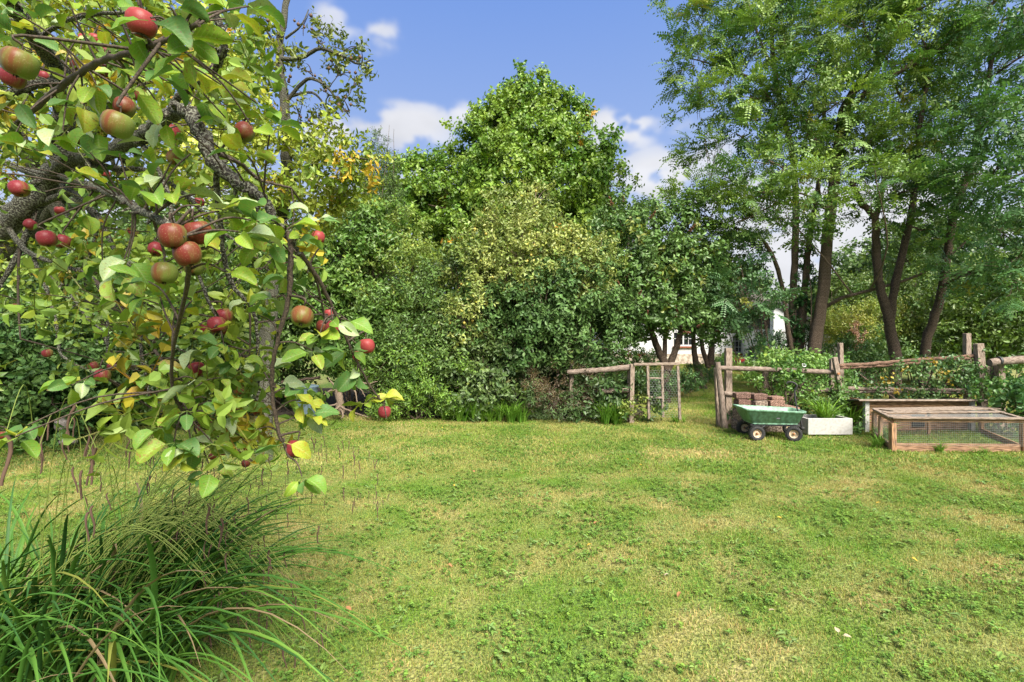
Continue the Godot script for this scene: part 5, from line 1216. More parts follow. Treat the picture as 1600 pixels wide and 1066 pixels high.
# [px, py, diameter px, kind (0 red, 1 brown red, 2 greenish, 3 pink red), label]
var apple_list := [
		[30, 99, 50, 2, "large brownish-green apple at the end of the horizontal dark limb"], [20, 122, 34, 0, "red apple tucked under the large brownish-green one"], [69, 119, 16, 0, "small red apple behind the bare dark limb near the large greenish one"],
		[132, 61, 17, 3, "pale pink-red apple beside another high in the leaves over the diagonal twig"], [149, 62, 19, 3, "orange-red apple next to a pink-red one above the diagonal twig"], [165, 84, 20, 0, "bright red apple just above the diagonal twig"], [120, 101, 20, 0, "rosy apple tucked where the dark limb crosses the diagonal twig"], [160, 112, 24, 1, "dull red apple half covered by a leaf below the diagonal twig"],
		[221, 37, 46, 3, "large pink and brown apple half wrapped by leaves at the top of the picture"], [223, 152, 24, 1, "dusky apple behind a grey-green leaf above the half green apple"], [194, 168, 34, 1, "brown-red apple half hidden behind the half green, half red one"], [183, 195, 48, 2, "large apple half green and half red hanging below the leaf cluster"],
		[268, 207, 26, 3, "pink-red apple beside the yellow leaf at the thick lichened limb"], [275, 247, 27, 2, "green apple behind a round leaf under the pink-red one"], [381, 207, 34, 1, "solitary round red-brown apple hanging against the yellow leaves by the sky"], [127, 218, 21, 2, "greenish-red apple beside its twin near the lichened trunk"], [139, 223, 19, 1, "small red-green apple touching a greenish one near the lichened trunk"],
		[30, 295, 28, 0, "bright red apple among the bare lichened twigs"], [76, 299, 17, 0, "small red apple on the bare lichened twig beside a brighter one"], [93, 329, 15, 3, "small orange-red apple under the lichened fork"], [47, 351, 19, 0, "dull red apple hanging under the tangle of lichened twigs"], [165, 272, 14, 3, "tiny red apple deep in the leaves above the lower limb"], [311, 316, 17, 0, "small red apple above the cluster of three on the lower limb"],
		[73, 373, 29, 0, "larger of two touching bright red apples among grey twigs"], [98, 378, 25, 0, "smaller of two touching bright red apples among grey twigs"], [270, 369, 46, 1, "big red-brown apple, first of the three crowded at the limb's end"], [310, 364, 44, 1, "big red-brown apple with its dark eye showing, in the crowded three"], [293, 397, 45, 1, "apple half red, half yellow-green beneath the two big red-brown ones"], [257, 427, 40, 2, "flat greenish-brown apple hanging below the crowded three"], [303, 418, 30, 2, "green apple behind the drooping twig below the crowded three"],
		[243, 390, 25, 0, "red apple behind the crowded three, partly covered by a twig"], [206, 364, 18, 0, "small red apple in the shade near the crowded three"], [497, 371, 23, 3, "pink-red apple beside the leaf tips next to the sky"], [350, 494, 28, 0, "topmost apple of the bright red bunch in mid bough"], [339, 508, 30, 0, "apple in the middle of the bright red bunch in mid bough"], [357, 514, 26, 0, "lowest apple of the bright red bunch in mid bough"], [318, 516, 21, 3, "pink apple just outside the bright red bunch in mid bough"], [309, 522, 20, 3, "paler apple at the edge of the bright red bunch in mid bough"],
		[472, 495, 37, 2, "large green apple with a red cheek on the long drooping twig"], [519, 513, 27, 0, "round red apple with a dark eye near the end of the outermost twig"], [504, 510, 23, 1, "brown withered apple touching a round red one on the outermost twig"], [514, 490, 17, 3, "small pink apple above the round red one on the outermost twig"], [549, 519, 18, 3, "orange half hidden apple on the outermost twig"], [573, 541, 28, 3, "pink-red apple standing out against the dark hedge"], [560, 557, 19, 0, "small red apple under the one standing out against the hedge"],
		[307, 578, 28, 0, "deep red apple in shadow in the middle of the lower bunch"], [292, 564, 14, 0, "tiny deep red apple above the one in shadow"], [375, 595, 23, 3, "pink-red apple in the crowded lower bunch"], [357, 602, 19, 0, "small red apple beside the pink-red one in the lower bunch"], [373, 610, 17, 1, "dull apple under the pink-red one in the lower bunch"], [160, 587, 23, 0, "round red apple in a low cluster over the shaded lawn"], [146, 572, 16, 0, "small red apple at the upper edge of the low cluster over the shaded lawn"], [175, 573, 15, 0, "small red apple behind the low cluster over the shaded lawn"],
		[285, 612, 19, 2, "small green-brown apple on the lowest drooping twig"], [369, 645, 22, 2, "greenish apple below the crowded lower bunch"], [404, 641, 21, 1, "brown-red apple hanging by the lower leaves"], [320, 666, 24, 0, "glossy red apple on a leafy tip over the lawn"], [462, 702, 32, 0, "lowest big bright red apple at the end of its twig over the lawn"], [601, 644, 23, 0, "lone red apple at the tip of the outermost twig"], [388, 695, 21, 0, "red apple behind a pale leaf near the bottom of the bough"], [349, 705, 15, 0, "small red apple among withered ones at the bottom of the bough"], [332, 713, 13, 1, "withered dark apple at the bottom of the bough"], [384, 724, 14, 1, "withered brown apple cluster's biggest fruit under the pale leaf"],
		[25, 480, 14, 0, "small red apple low among the grey twigs by the dark shrub"], [74, 552, 15, 0, "small red apple hanging on a bare grey twig before the ivy mound"], [161, 484, 16, 1, "dull red apple in the shade of the inner boughs"], [267, 536, 15, 1, "brownish apple beside the long bare drooping twig"], [228, 493, 13, 0, "tiny red apple in the inner boughs behind the big leaves"], [4, 680, 15, 1, "dark red apple behind the broad leaves above the sedge"]]
var keep: Array = []     # [point, clearance]: fruit and limbs that the boughs' leaves leave open
func shades(p: Vector3, share: float) -> bool:
	var eye := Vector3(0, EYE, 0)
	for k in keep:
		var q: Vector3 = k[0]
		if p.distance_to(eye) > q.distance_to(eye) + 0.02: continue
		var u := (q - eye).normalized(); var w := (p - eye).normalized()
		if u.angle_to(w) < k[1]: return rng.randf() < share
	return false
func make_apple_tree() -> void:
	var o := thing("apple_tree", "old lichen-crusted apple tree whose drooping fruiting boughs hang over the lawn close by", "tree")
	limb(o, "trunk", [[-230, 1010, 2.6], [-190, 760, 2.6], [-120, 540, 2.55], [-40, 400, 2.5], [40, 325, 2.5], [92, 262, 2.45], [100, 205, 2.4], [98, 150, 2.3], [90, 112, 2.15], [64, 66, 1.95], [35, 28, 1.8], [5, -5, 1.7], [-40, -50, 1.6]], 0.07, 0.015, M.lichen, 0.3)
	var br := [
		[[[60, 290, 2.48], [110, 250, 2.35], [160, 240, 2.1], [220, 214, 1.85], [262, 182, 1.65], [290, 172, 1.55], [318, 215, 1.5], [336, 258, 1.46], [366, 282, 1.42], [402, 304, 1.38], [428, 336, 1.36], [446, 368, 1.36], [470, 398, 1.4]], 0.034, 0.007],
		[[[268, 176, 1.62], [280, 150, 1.58], [330, 112, 1.5], [345, 88, 1.45], [350, 60, 1.42], [338, 25, 1.4], [326, -10, 1.38]], 0.012, 0.009],
		[[[20, 200, 2.1], [68, 157, 1.75], [118, 118, 1.4], [152, 98, 1.25], [199, 84, 1.12], [253, 66, 1.02], [311, 39, 0.95]], 0.011, 0.004],
		[[[95, 275, 2.4], [149, 294, 1.9], [189, 311, 1.5], [223, 332, 1.2], [263, 352, 1.05], [288, 372, 1.02]], 0.014, 0.006],
		[[[288, 372, 1.03], [294, 414, 1.08], [289, 464, 1.16], [272, 538, 1.28], [268, 590, 1.36], [273, 622, 1.4], [290, 647, 1.45]], 0.006, 0.003],
		[[[340, 240, 1.48], [376, 256, 1.6], [400, 278, 1.7], [430, 288, 1.75], [455, 294, 1.8]], 0.008, 0.004],
		[[[338, 270, 1.46], [345, 350, 1.55], [352, 410, 1.62], [364, 447, 1.66], [390, 476, 1.68], [400, 505, 1.7], [403, 560, 1.72], [405, 590, 1.74], [397, 622, 1.76], [390, 648, 1.78]], 0.009, 0.004],
		[[[389, 476, 1.68], [391, 520, 1.7], [388, 572, 1.74]], 0.004, 0.003],
		[[[430, 340, 1.36], [452, 372, 1.36], [454, 412, 1.36], [450, 472, 1.37], [430, 546, 1.38], [425, 590, 1.4], [427, 630, 1.42], [434, 670, 1.43], [444, 695, 1.44], [452, 714, 1.44]], 0.008, 0.004],
		[[[470, 396, 1.4], [491, 427, 1.46], [512, 464, 1.52], [536, 517, 1.6], [557, 563, 1.66], [578, 604, 1.72], [597, 628, 1.76]], 0.007, 0.003],
		[[[484, 412, 1.44], [494, 440, 1.5], [502, 470, 1.55], [508, 505, 1.6]], 0.0045, 0.003],
		[[[-60, 232, 2.6], [0, 252, 2.6], [50, 270, 2.5], [96, 284, 2.45]], 0.013, 0.02],
		[[[-60, 330, 2.5], [0, 325, 2.55], [60, 316, 2.5], [110, 300, 2.45]], 0.011, 0.018],
		[[[0, 150, 2.0], [40, 138, 2.0], [80, 128, 2.05], [98, 140, 2.2]], 0.014, 0.017],
		[[[70, 300, 2.5], [50, 350, 2.5], [15, 420, 2.45], [-20, 480, 2.4]], 0.018, 0.008],
		[[[-30, 320, 2.6], [8, 352, 2.5], [45, 395, 2.4], [100, 415, 2.3], [150, 440, 2.25], [166, 500, 2.2], [168, 548, 2.15]], 0.016, 0.004],
		[[[86, 412, 2.35], [115, 465, 2.3], [135, 495, 2.3], [160, 520, 2.25], [175, 570, 2.2]], 0.009, 0.004],
		[[[52, 400, 2.4], [78, 470, 2.35], [90, 520, 2.3], [96, 555, 2.25], [140, 580, 2.2], [155, 584, 2.2]], 0.009, 0.003],
		[[[30, 388, 2.45], [28, 460, 2.4], [32, 530, 2.4]], 0.007, 0.003],
		[[[98, 290, 2.4], [150, 335, 2.3], [182, 400, 2.2], [215, 470, 2.1], [222, 560, 2.0], [238, 640, 1.95]], 0.014, 0.004],
		[[[120, 300, 2.4], [150, 360, 2.4], [132, 430, 2.45], [142, 500, 2.45]], 0.01, 0.004],
		[[[150, 440, 2.25], [205, 500, 2.0], [250, 560, 1.8], [285, 620, 1.65], [300, 662, 1.58]], 0.008, 0.003],
		[[[108, 250, 2.35], [170, 262, 2.2], [230, 268, 2.1], [285, 300, 2.0], [330, 345, 1.95], [390, 400, 1.95]], 0.015, 0.005],
		[[[215, 216, 1.88], [240, 252, 1.8], [262, 300, 1.75], [272, 345, 1.7], [306, 420, 1.68], [330, 480, 1.65], [345, 500, 1.62]], 0.009, 0.004],
		[[[60, 60, 1.95], [110, 30, 1.85], [170, 20, 1.75], [230, 24, 1.65]], 0.009, 0.005],
		[[[100, 180, 2.35], [150, 170, 2.1], [200, 165, 1.9], [245, 185, 1.8]], 0.013, 0.006]]
	for i in br.size(): limb(o, "branch", br[i][0], br[i][1], br[i][2], M.lichen if br[i][1] > 0.0085 and i != 2 else M.twig, 0.35)
	for i in [0, 1, 2, 3, 4, 6, 8, 9, 22]:
		var ps := []
		for q in br[i][0]: ps.append(P(q[0], q[1], q[2]))
		for q in path(ps, 0.01, 0.01, 4)[0]: keep.append([q, 0.011 + br[i][1] * 0.25])
	for a in apple_list: keep.append([P(a[0], a[1], minf(F * 0.062 / a[2], 2.7)), a[2] / F * 0.6 + 0.012])
	# leaves of the boughs close by, in rosettes
	var lm := []
	for i in 8: lm.append(leaf_mesh(rr(-0.5, 1.5), rr(0.1, 0.8), rr(-0.8, 0.8), rr(0.02, 0.26), rr(0.5, 0.7)))
	var spots := [[20, 18, 1.2], [60, 40, 1.3], [112, 14, 1.2], [175, 12, 1.05], [205, 52, 1.0], [235, 28, 0.95], [262, 12, 0.95], [282, 56, 1.0], [310, 24, 1.0], [352, 16, 1.05], [388, 10, 1.1], [372, 28, 1.2], [300, 78, 1.0], [284, 106, 1.1], [212, 112, 1.15], [172, 82, 1.2], [104, 88, 1.4], [30, 60, 1.3], [20, 150, 1.4], [52, 232, 1.4], [22, 212, 1.5], [98, 204, 1.35], [132, 164, 1.4], [150, 132, 1.35], [205, 134, 1.2], [243, 112, 1.2], [186, 240, 1.3], [140, 238, 1.4], [172, 292, 1.25], [212, 290, 1.15], [240, 304, 1.1], [268, 252, 1.2], [298, 240, 1.2], [318, 214, 1.25], [288, 204, 1.3], [352, 184, 1.2], [392, 196, 1.15], [402, 162, 1.2], [424, 196, 1.25], [345, 132, 1.2], [312, 156, 1.3], [258, 184, 1.3], [384, 240, 1.2], [342, 330, 1.1], [372, 362, 1.08], [392, 344, 1.1], [424, 344, 1.2], [344, 394, 1.1], [350, 424, 1.12], [420, 378, 1.25], [452, 352, 1.3], [492, 342, 1.4], [502, 388, 1.45], [470, 374, 1.4], [200, 402, 1.3], [186, 428, 1.35], [210, 462, 1.4], [232, 440, 1.25], [250, 464, 1.3], [332, 302, 1.2], [280, 304, 1.15], [312, 322, 1.1], [150, 272, 1.5], [160, 410, 1.6], [334, 512, 1.5], [392, 472, 1.5], [402, 492, 1.5], [432, 466, 1.4], [458, 440, 1.4], [488, 548, 1.45], [500, 520, 1.5], [520, 500, 1.5], [546, 546, 1.6], [540, 500, 1.55], [558, 580, 1.65], [592, 622, 1.75], [574, 628, 1.75], [604, 655, 1.75], [302, 522, 1.5], [322, 542, 1.5], [350, 540, 1.5], [372, 562, 1.55], [302, 592, 1.4], [322, 622, 1.45], [345, 590, 1.5], [412, 582, 1.5], [430, 602, 1.45], [452, 612, 1.45], [472, 626, 1.5], [480, 650, 1.5], [250, 668, 1.4], [272, 690, 1.4], [300, 700, 1.4], [332, 692, 1.45], [292, 640, 1.4], [400, 672, 1.5], [386, 692, 1.6], [330, 735, 1.5], [472, 745, 1.42], [444, 690, 1.42], [112, 602, 1.6], [132, 592, 1.7], [162, 556, 1.9], [24, 682, 1.15], [44, 664, 1.25], [240, 592, 1.5], [232, 620, 1.5], [360, 620, 1.6], [375, 640, 1.6], [420, 650, 1.5], [340, 650, 1.5], [300, 470, 1.3], [275, 480, 1.4], [130, 330, 1.7], [70, 300, 1.7], [240, 220, 1.5], [60, 120, 1.6], [120, 60, 1.5], [330, 110, 1.4], [260, 140, 1.35], [150, 200, 1.5]]
	var entries := []
	var tw := MB.new()
	for s in spots:
		var c := P(s[0], s[1], s[2])
		var an := nearest_anchor(c)
		var gap := an.distance_to(c)
		var mid := an.lerp(c, 0.55) + Vector3(0, 0.012, 0) + rdir() * gap * 0.08
		var pr := path([an, mid, c], 0.0032, 0.0018, 4, 0.0)
		tw.tube(pr[0], pr[1], 5, 0.0, null, false)
		var outw := (c - an).normalized() if gap > 0.01 else rdir()
		var cnt := 4 + rng.randi() % 3 + (1 if s[1] > 440.0 and s[0] > 230.0 else 0)
		var tone := rng.randf()
		for i in cnt:
			var a := TAU * i / cnt + rr(-0.5, 0.5)
			var d := (Vector3(cos(a), rr(-0.75, 0.35), sin(a)) + outw * 0.5).normalized()
			var up := (Vector3(rr(-0.7, 0.7), 0.75, rr(-0.1, 0.95))).normalized()
			var x := d.cross(up).normalized()
			var b := Basis(x, d, x.cross(d))
			var l := rr(0.046, 0.084)
			if shades(c + d * l * 0.6, 0.7): continue
			var q := rng.randf()
			var mi := 0
			if q < 0.06: mi = 1
			elif q < 0.34: mi = 2
			elif q < 0.48: mi = 3
			elif q < 0.58: mi = 4
			elif q < 0.82: mi = 5
			if tone > 0.93 and q > 0.5: mi = 1
			if s[1] > 600 and s[0] > 560: mi = [1, 4, 1, 0][rng.randi() % 4]
			entries.append([l / s[2], Transform3D(b * l, c + d * 0.022), rng.randi() % 8, mi])
	entries.sort_custom(func(a, b): return a[0] > b[0])
	var rest := {}
	for i in entries.size():
		var e: Array = entries[i]
		if i < 300:
			var t: Transform3D = e[1]
			part("leaf", lm[e[2]], M.apple_leaf[e[3]], o, t.origin, t.basis)
		else:
			if not rest.has(e[3]):
				rest[e[3]] = SurfaceTool.new()
			(rest[e[3]] as SurfaceTool).append_from(lm[e[2]], 0, e[1])
	for k in rest: part("foliage", (rest[k] as SurfaceTool).commit(), M.apple_leaf[k], o).set_meta("kind", "stuff")
	# deeper in the crown the leaves are a mass
	var cl := Cloud.new()
	var kk := K([0.09, 0.185, 0.03], [0.25, 0.35, 0.05], {"shell": 0.0, "gap": -0.1, "gap_freq": 5.0, "loose": 0.9, "s0": 0.48, "s1": 0.8, "odd": 0.05, "co": Color(0.36, 0.30, 0.03)})
	for b in [[60, 60, 2.1, 100, 60, 0.3, 50], [180, 60, 1.9, 100, 60, 0.3, 50], [100, 180, 2.0, 120, 60, 0.3, 42], [230, 180, 1.9, 100, 60, 0.3, 40], [60, 300, 2.2, 90, 60, 0.3, 36], [180, 320, 2.1, 110, 60, 0.3, 44], [300, 330, 2.0, 80, 60, 0.3, 40], [80, 430, 2.2, 110, 60, 0.3, 36], [220, 440, 2.0, 100, 60, 0.3, 46], [310, 450, 1.8, 60, 50, 0.3, 36], [130, 560, 2.2, 100, 44, 0.3, 20], [330, 560, 1.7, 60, 60, 0.25, 36], [300, 640, 1.6, 60, 50, 0.2, 36], [400, 640, 1.65, 50, 60, 0.2, 44], [370, 200, 1.9, 60, 70, 0.3, 30], [410, 420, 1.8, 50, 60, 0.2, 20], [360, 700, 1.6, 50, 36, 0.1, 20], [350, 70, 1.9, 60, 60, 0.3, 24]]:
		var q := blob(b)
		scatter(cl, q[0], q[1], int(b[6] * 0.8), kk)
	for i in range(cl.t.size() - 1, -1, -1):
		if shades(cl.t[i].origin, 0.75):
			cl.t.remove_at(i); cl.c.remove_at(i)
	for t in cl.t:
		if rng.randf() < 0.5:
			var an := nearest_anchor(t.origin)
			var pr := path([an, an.lerp(t.origin, 0.5) + rdir() * 0.02, t.origin], 0.003, 0.0018, 3, 0.0)
			tw.tube(pr[0], pr[1], 4, 0.0, null, false)
	commit(cl, o, "foliage", SH.apple, M.leafy)
	make_apples(tw)
	part("twigs", tw.done(), M.twig, o).set_meta("kind", "stuff")
	settle(o, P(-230, 1010, 2.6) * Vector3(1, 0, 1))

func make_apples(tw: MB) -> void:
	var proto := []
	for i in 4:
		var n := Node3D.new()
		var mb := MB.new()
		mb.lathe([[0.0, 0.60], [0.1, 0.66], [0.28, 0.80], [0.5, 0.86], [0.76, 0.74], [0.94, 0.46], [1.0, 0.12], [0.97, -0.22], [0.85, -0.55], [0.64, -0.78], [0.42, -0.86], [0.25, -0.80], [0.1, -0.72], [0.0, -0.7]], 26)
		for k in mb.v.size():
			var p := mb.v[k]; var a := atan2(p.z, p.x)
			var f := 1.0 + 0.04 * cos(a * 5.0 + i) * clampf(-p.y + 0.2, 0, 1) + 0.055 * cos(a * 2.0 + i * 2.0)
			mb.v[k] = Vector3(p.x * f, p.y, p.z * f)
		part("fruit", mb.done(), M.apple[i], n)
		var st := MB.new(); var sp := path([Vector3(0, 0.6, 0), Vector3(0.03, 0.95, 0), Vector3(0.12, 1.35, 0.03)], 0.05, 0.06, 3)
		st.tube(sp[0], sp[1], 6); part("stalk", st.done(), M.twig, n)
		var ca := MB.new()
		for k in 5:
			var a := TAU * k / 5
			ca.flat = true
			ca.leaf(Vector3(cos(a) * 0.06, -0.74, sin(a) * 0.06), Vector3(cos(a) * 0.7, -0.8, sin(a) * 0.7).normalized(), Vector3(cos(a), 0.6, sin(a)).normalized(), 0.26, 0.14, 0.2, 0.5, true)
		part("calyx", ca.done(), M.bark_dark, n)
		proto.append(n)
	for a in apple_list:
		var d: float = minf(F * 0.062 / float(a[2]), 2.7)
		var r: float = a[2] / F * d * 0.5
		var c := P(a[0], a[1], d)
		var n: Node3D = proto[a[3]].duplicate()
		n.name = numbered("apple")
		add_child(n, true)
		n.position = c
		var tilt := Basis(Vector3(rr(-1, 1), 0, rr(-1, 1)).normalized(), rr(0.05, 0.5)) * Basis(Vector3.RIGHT, rr(-0.45, 0.15))
		n.basis = (tilt * Basis(Vector3.UP, -PI * 0.5 + rr(-0.9, 0.9))) * (r * 0.91)
		tag(n, a[4], "apple", "apples on the near boughs")
		var top := c + n.basis * Vector3(0.12, 1.35, 0.03)
		var an := nearest_anchor(top + Vector3(0, 0.03, 0))
		var pr := path([top - n.basis.y * 0.1, top + Vector3(0, minf(0.015, an.distance_to(top) * 0.3), 0), an], 0.0024, 0.004, 4, 0.0)
		tw.tube(pr[0], pr[1], 5, 0.0, null, false)
	for n in proto: n.free()

func make_left_trees() -> void:
	# pear tree: bare upper trunk against the sky
	var f := G(413, 6.4)
	var st := [[[f, P(412, 600, 6.4), P(418, 520, 6.4), P(430, 400, 6.4), P(446, 300, 6.4), P(448, 210, 6.4), P(441, 130, 6.4), P(436, 80, 6.4), P(446, 10, 6.4), P(455, -60, 6.4)], 0.11, 0.03],
		[[P(438, 92, 6.4), P(470, 90, 6.3), P(500, 76, 6.2), P(532, 86, 6.1), P(560, 100, 6.0), P(580, 94, 5.95)], 0.03, 0.008], [[P(447, 158, 6.4), P(480, 124, 6.3), P(508, 134, 6.2), P(528, 158, 6.1), P(546, 182, 6.0)], 0.026, 0.007],
		[[P(449, 152, 6.4), P(488, 145, 6.35), P(508, 168, 6.3), P(521, 202, 6.25)], 0.02, 0.007], [[P(449, 196, 6.4), P(475, 192, 6.4), P(502, 200, 6.4)], 0.016, 0.006], [[P(436, 78, 6.4), P(415, 45, 6.5), P(405, 20, 6.5)], 0.022, 0.007], [[P(446, 60, 6.4), P(470, 40, 6.3), P(482, 15, 6.3)], 0.016, 0.006], [[P(446, 290, 6.4), P(490, 262, 6.2), P(540, 245, 6.0), P(575, 250, 5.9)], 0.03, 0.01], [[P(440, 330, 6.4), P(390, 300, 6.2), P(360, 270, 6.0)], 0.03, 0.012]]
	var hi := [[476, 40, 6.3, 17, 18, 0.2], [502, 62, 6.2, 18, 14, 0.2], [540, 76, 6.1, 20, 12, 0.2], [566, 98, 6.0, 16, 15, 0.2], [530, 112, 6.15, 18, 14, 0.2], [556, 130, 6.0, 16, 16, 0.2], [545, 172, 6.0, 13, 16, 0.2], [486, 112, 6.3, 18, 14, 0.2], [466, 172, 6.3, 14, 16, 0.2], [498, 188, 6.3, 14, 14, 0.2], [430, 40, 6.4, 14, 20, 0.2], [512, 150, 6.2, 14, 12, 0.2], [446, 110, 6.4, 12, 16, 0.2]]
	var kk := K([0.07, 0.11, 0.02], [0.15, 0.19, 0.03], {"dens": 17.0, "shell": 0.1, "s0": 0.55, "s1": 0.9, "gap": -0.15, "gap_freq": 4.0, "stems": st, "bark": M.lichen, "twig_mat": M.twig, "stem_r": 0.008, "twigs": 3})
	var o := plant("pear_tree", "tall spindly old pear tree with a mossy trunk and dark fruit against the sky", "tree", f, hi, SH.pear, M.leafy, kk)
	fruits(o, 40, hi, 0.02, mat(lin(0.10, 0.055, 0.025), 0.7), "pear")
	var cl := Cloud.new()
	var k2 := K([0.18, 0.27, 0.03], [0.35, 0.40, 0.05], {"shell": 0.3, "s0": 0.6, "s1": 1.0, "gap": -0.15, "gap_freq": 3.0, "odd": 0.04, "co": Color(0.5, 0.36, 0.03)})
	var lo := [[520, 235, 5.9, 46, 26], [470, 255, 6.1, 44, 34], [560, 255, 5.9, 34, 30], [510, 280, 6.0, 46, 28], [450, 300, 6.2, 40, 34], [555, 300, 6.2, 30, 24], [400, 330, 6.2, 44, 36], [470, 340, 6.3, 44, 30], [360, 80, 6.4, 40, 40], [395, 130, 6.3, 34, 40], [340, 150, 6.4, 40, 40], [385, 200, 6.2, 44, 36], [405, 70, 6.4, 24, 30], [350, 260, 6.2, 46, 40], [300, 90, 6.4, 40, 44], [430, 230, 6.2, 30, 30], [520, 330, 6.4, 30, 24]]
	for b in lo:
		var q := blob(b)
		scatter(cl, (q[0] as Vector3) - f, q[1], int(q[1].x * q[1].y * 4.0 * 3.0 * 34.0), k2)
	commit(cl, o, "crown", SH.pear, M.leafy)
	# older apple behind
	var f2 := G(-90, 5.2)
	var bl := [[60, 60, 4.8, 90, 50], [160, 40, 4.7, 90, 50], [260, 50, 4.8, 80, 54], [320, 130, 4.9, 60, 50], [220, 140, 4.6, 90, 50], [100, 150, 4.8, 90, 50], [30, 210, 4.8, 80, 50], [170, 230, 4.7, 90, 46], [280, 230, 4.8, 70, 46], [340, 290, 4.9, 50, 46], [-60, 100, 5, 120, 110], [-80, 280, 5, 120, 110]]
	var lows := [[100, 300, 5, 90, 50], [30, 350, 5, 80, 50], [200, 340, 4.9, 80, 46], [300, 380, 5, 60, 46], [120, 400, 5.1, 90, 44], [250, 430, 5.1, 80, 44], [50, 450, 5.2, 80, 44], [180, 480, 5.2, 80, 34], [320, 450, 5.2, 60, 44], [370, 400, 5.2, 40, 44]]
	var st2 := [[[f2, P(-80, 600, 5.2), P(-20, 430, 5.2), P(70, 330, 5.1), P(150, 220, 5.0), P(190, 100, 4.9)], 0.15, 0.05], [[P(105, 350, 5.1), P(50, 260, 5.0), P(20, 160, 4.9)], 0.08, 0.03], [[P(115, 320, 5.1), P(200, 300, 5.0), P(290, 300, 5.0)], 0.07, 0.02], [[P(98, 430, 5.2), P(170, 420, 5.1), P(250, 410, 5.1), P(300, 440, 5.1)], 0.06, 0.02], [[P(98, 450, 5.2), P(40, 420, 5.1), P(-30, 430, 5.1)], 0.06, 0.02]]
	var o2 := plant("apple_tree", "second older apple tree with yellowing crown behind the near fruiting boughs", "tree", f2, bl, SH.apple, M.leafy, K([0.22, 0.32, 0.035], [0.42, 0.46, 0.07], {"dens": 26.0, "shell": 0.45, "gap": -0.2, "gap_freq": 3.0, "s0": 0.75, "s1": 1.1, "odd": 0.03, "co": Color(0.5, 0.3, 0.03), "bark": M.lichen, "twigs": 5, "stems": st2}))
	var c2 := Cloud.new()
	var k3 := K([0.10, 0.20, 0.03], [0.22, 0.32, 0.05], {"shell": 0.3, "gap": -0.1, "gap_freq": 3.0, "s0": 0.7, "s1": 1.05})
	for b in lows:
		var q := blob(b)
		scatter(c2, (q[0] as Vector3) - f2, q[1], int(q[1].x * q[1].y * 12.0 * 13.0), k3)
	commit(c2, o2, "crown", SH.apple, M.leafy)
	plant("ivy", "mound of large-leaved ivy at the lawn's edge behind the sedge", "climbing plant", G(40, 7.4), [[30, 600, 7.4, 66, 44], [80, 630, 7.2, 44, 40], [20, 660, 7.2, 60, 36], [95, 590, 7.6, 40, 30], [60, 560, 7.7, 66, 30], [60, 680, 7.15, 50, 22], [-60, 640, 7.4, 90, 70], [-70, 560, 7.8, 90, 60]], SH.ivy, M.gloss, K([0.05, 0.115, 0.03], [0.11, 0.20, 0.05], {"dens": 32.0, "s0": 1.0, "s1": 1.6, "leaves": "foliage"}))
	var rk := [[97, 664, 7.0, 0.1, 0.1, "rough brown stone perched against the ivy mound"], [106, 690, 6.95, 0.11, 0.055, "flat grey stone lying at the foot of the ivy mound"]]
	for q in rk:
		var mb := MB.new(); var prof := []
		for i in 9: prof.append([sin(PI * i / 8.0) * q[3], -cos(PI * i / 8.0) * q[4]])
		mb.lathe(prof, 12)
		for i in mb.v.size(): mb.v[i] *= 1.0 + 0.35 * nz2.get_noise_3d(mb.v[i].x * 9.0 + q[0], mb.v[i].y * 9.0, mb.v[i].z * 9.0)
		var s := part("stone", mb.done(), M.stone, self, P(q[0], q[1], q[2]))
		tag(s, q[5], "stone")

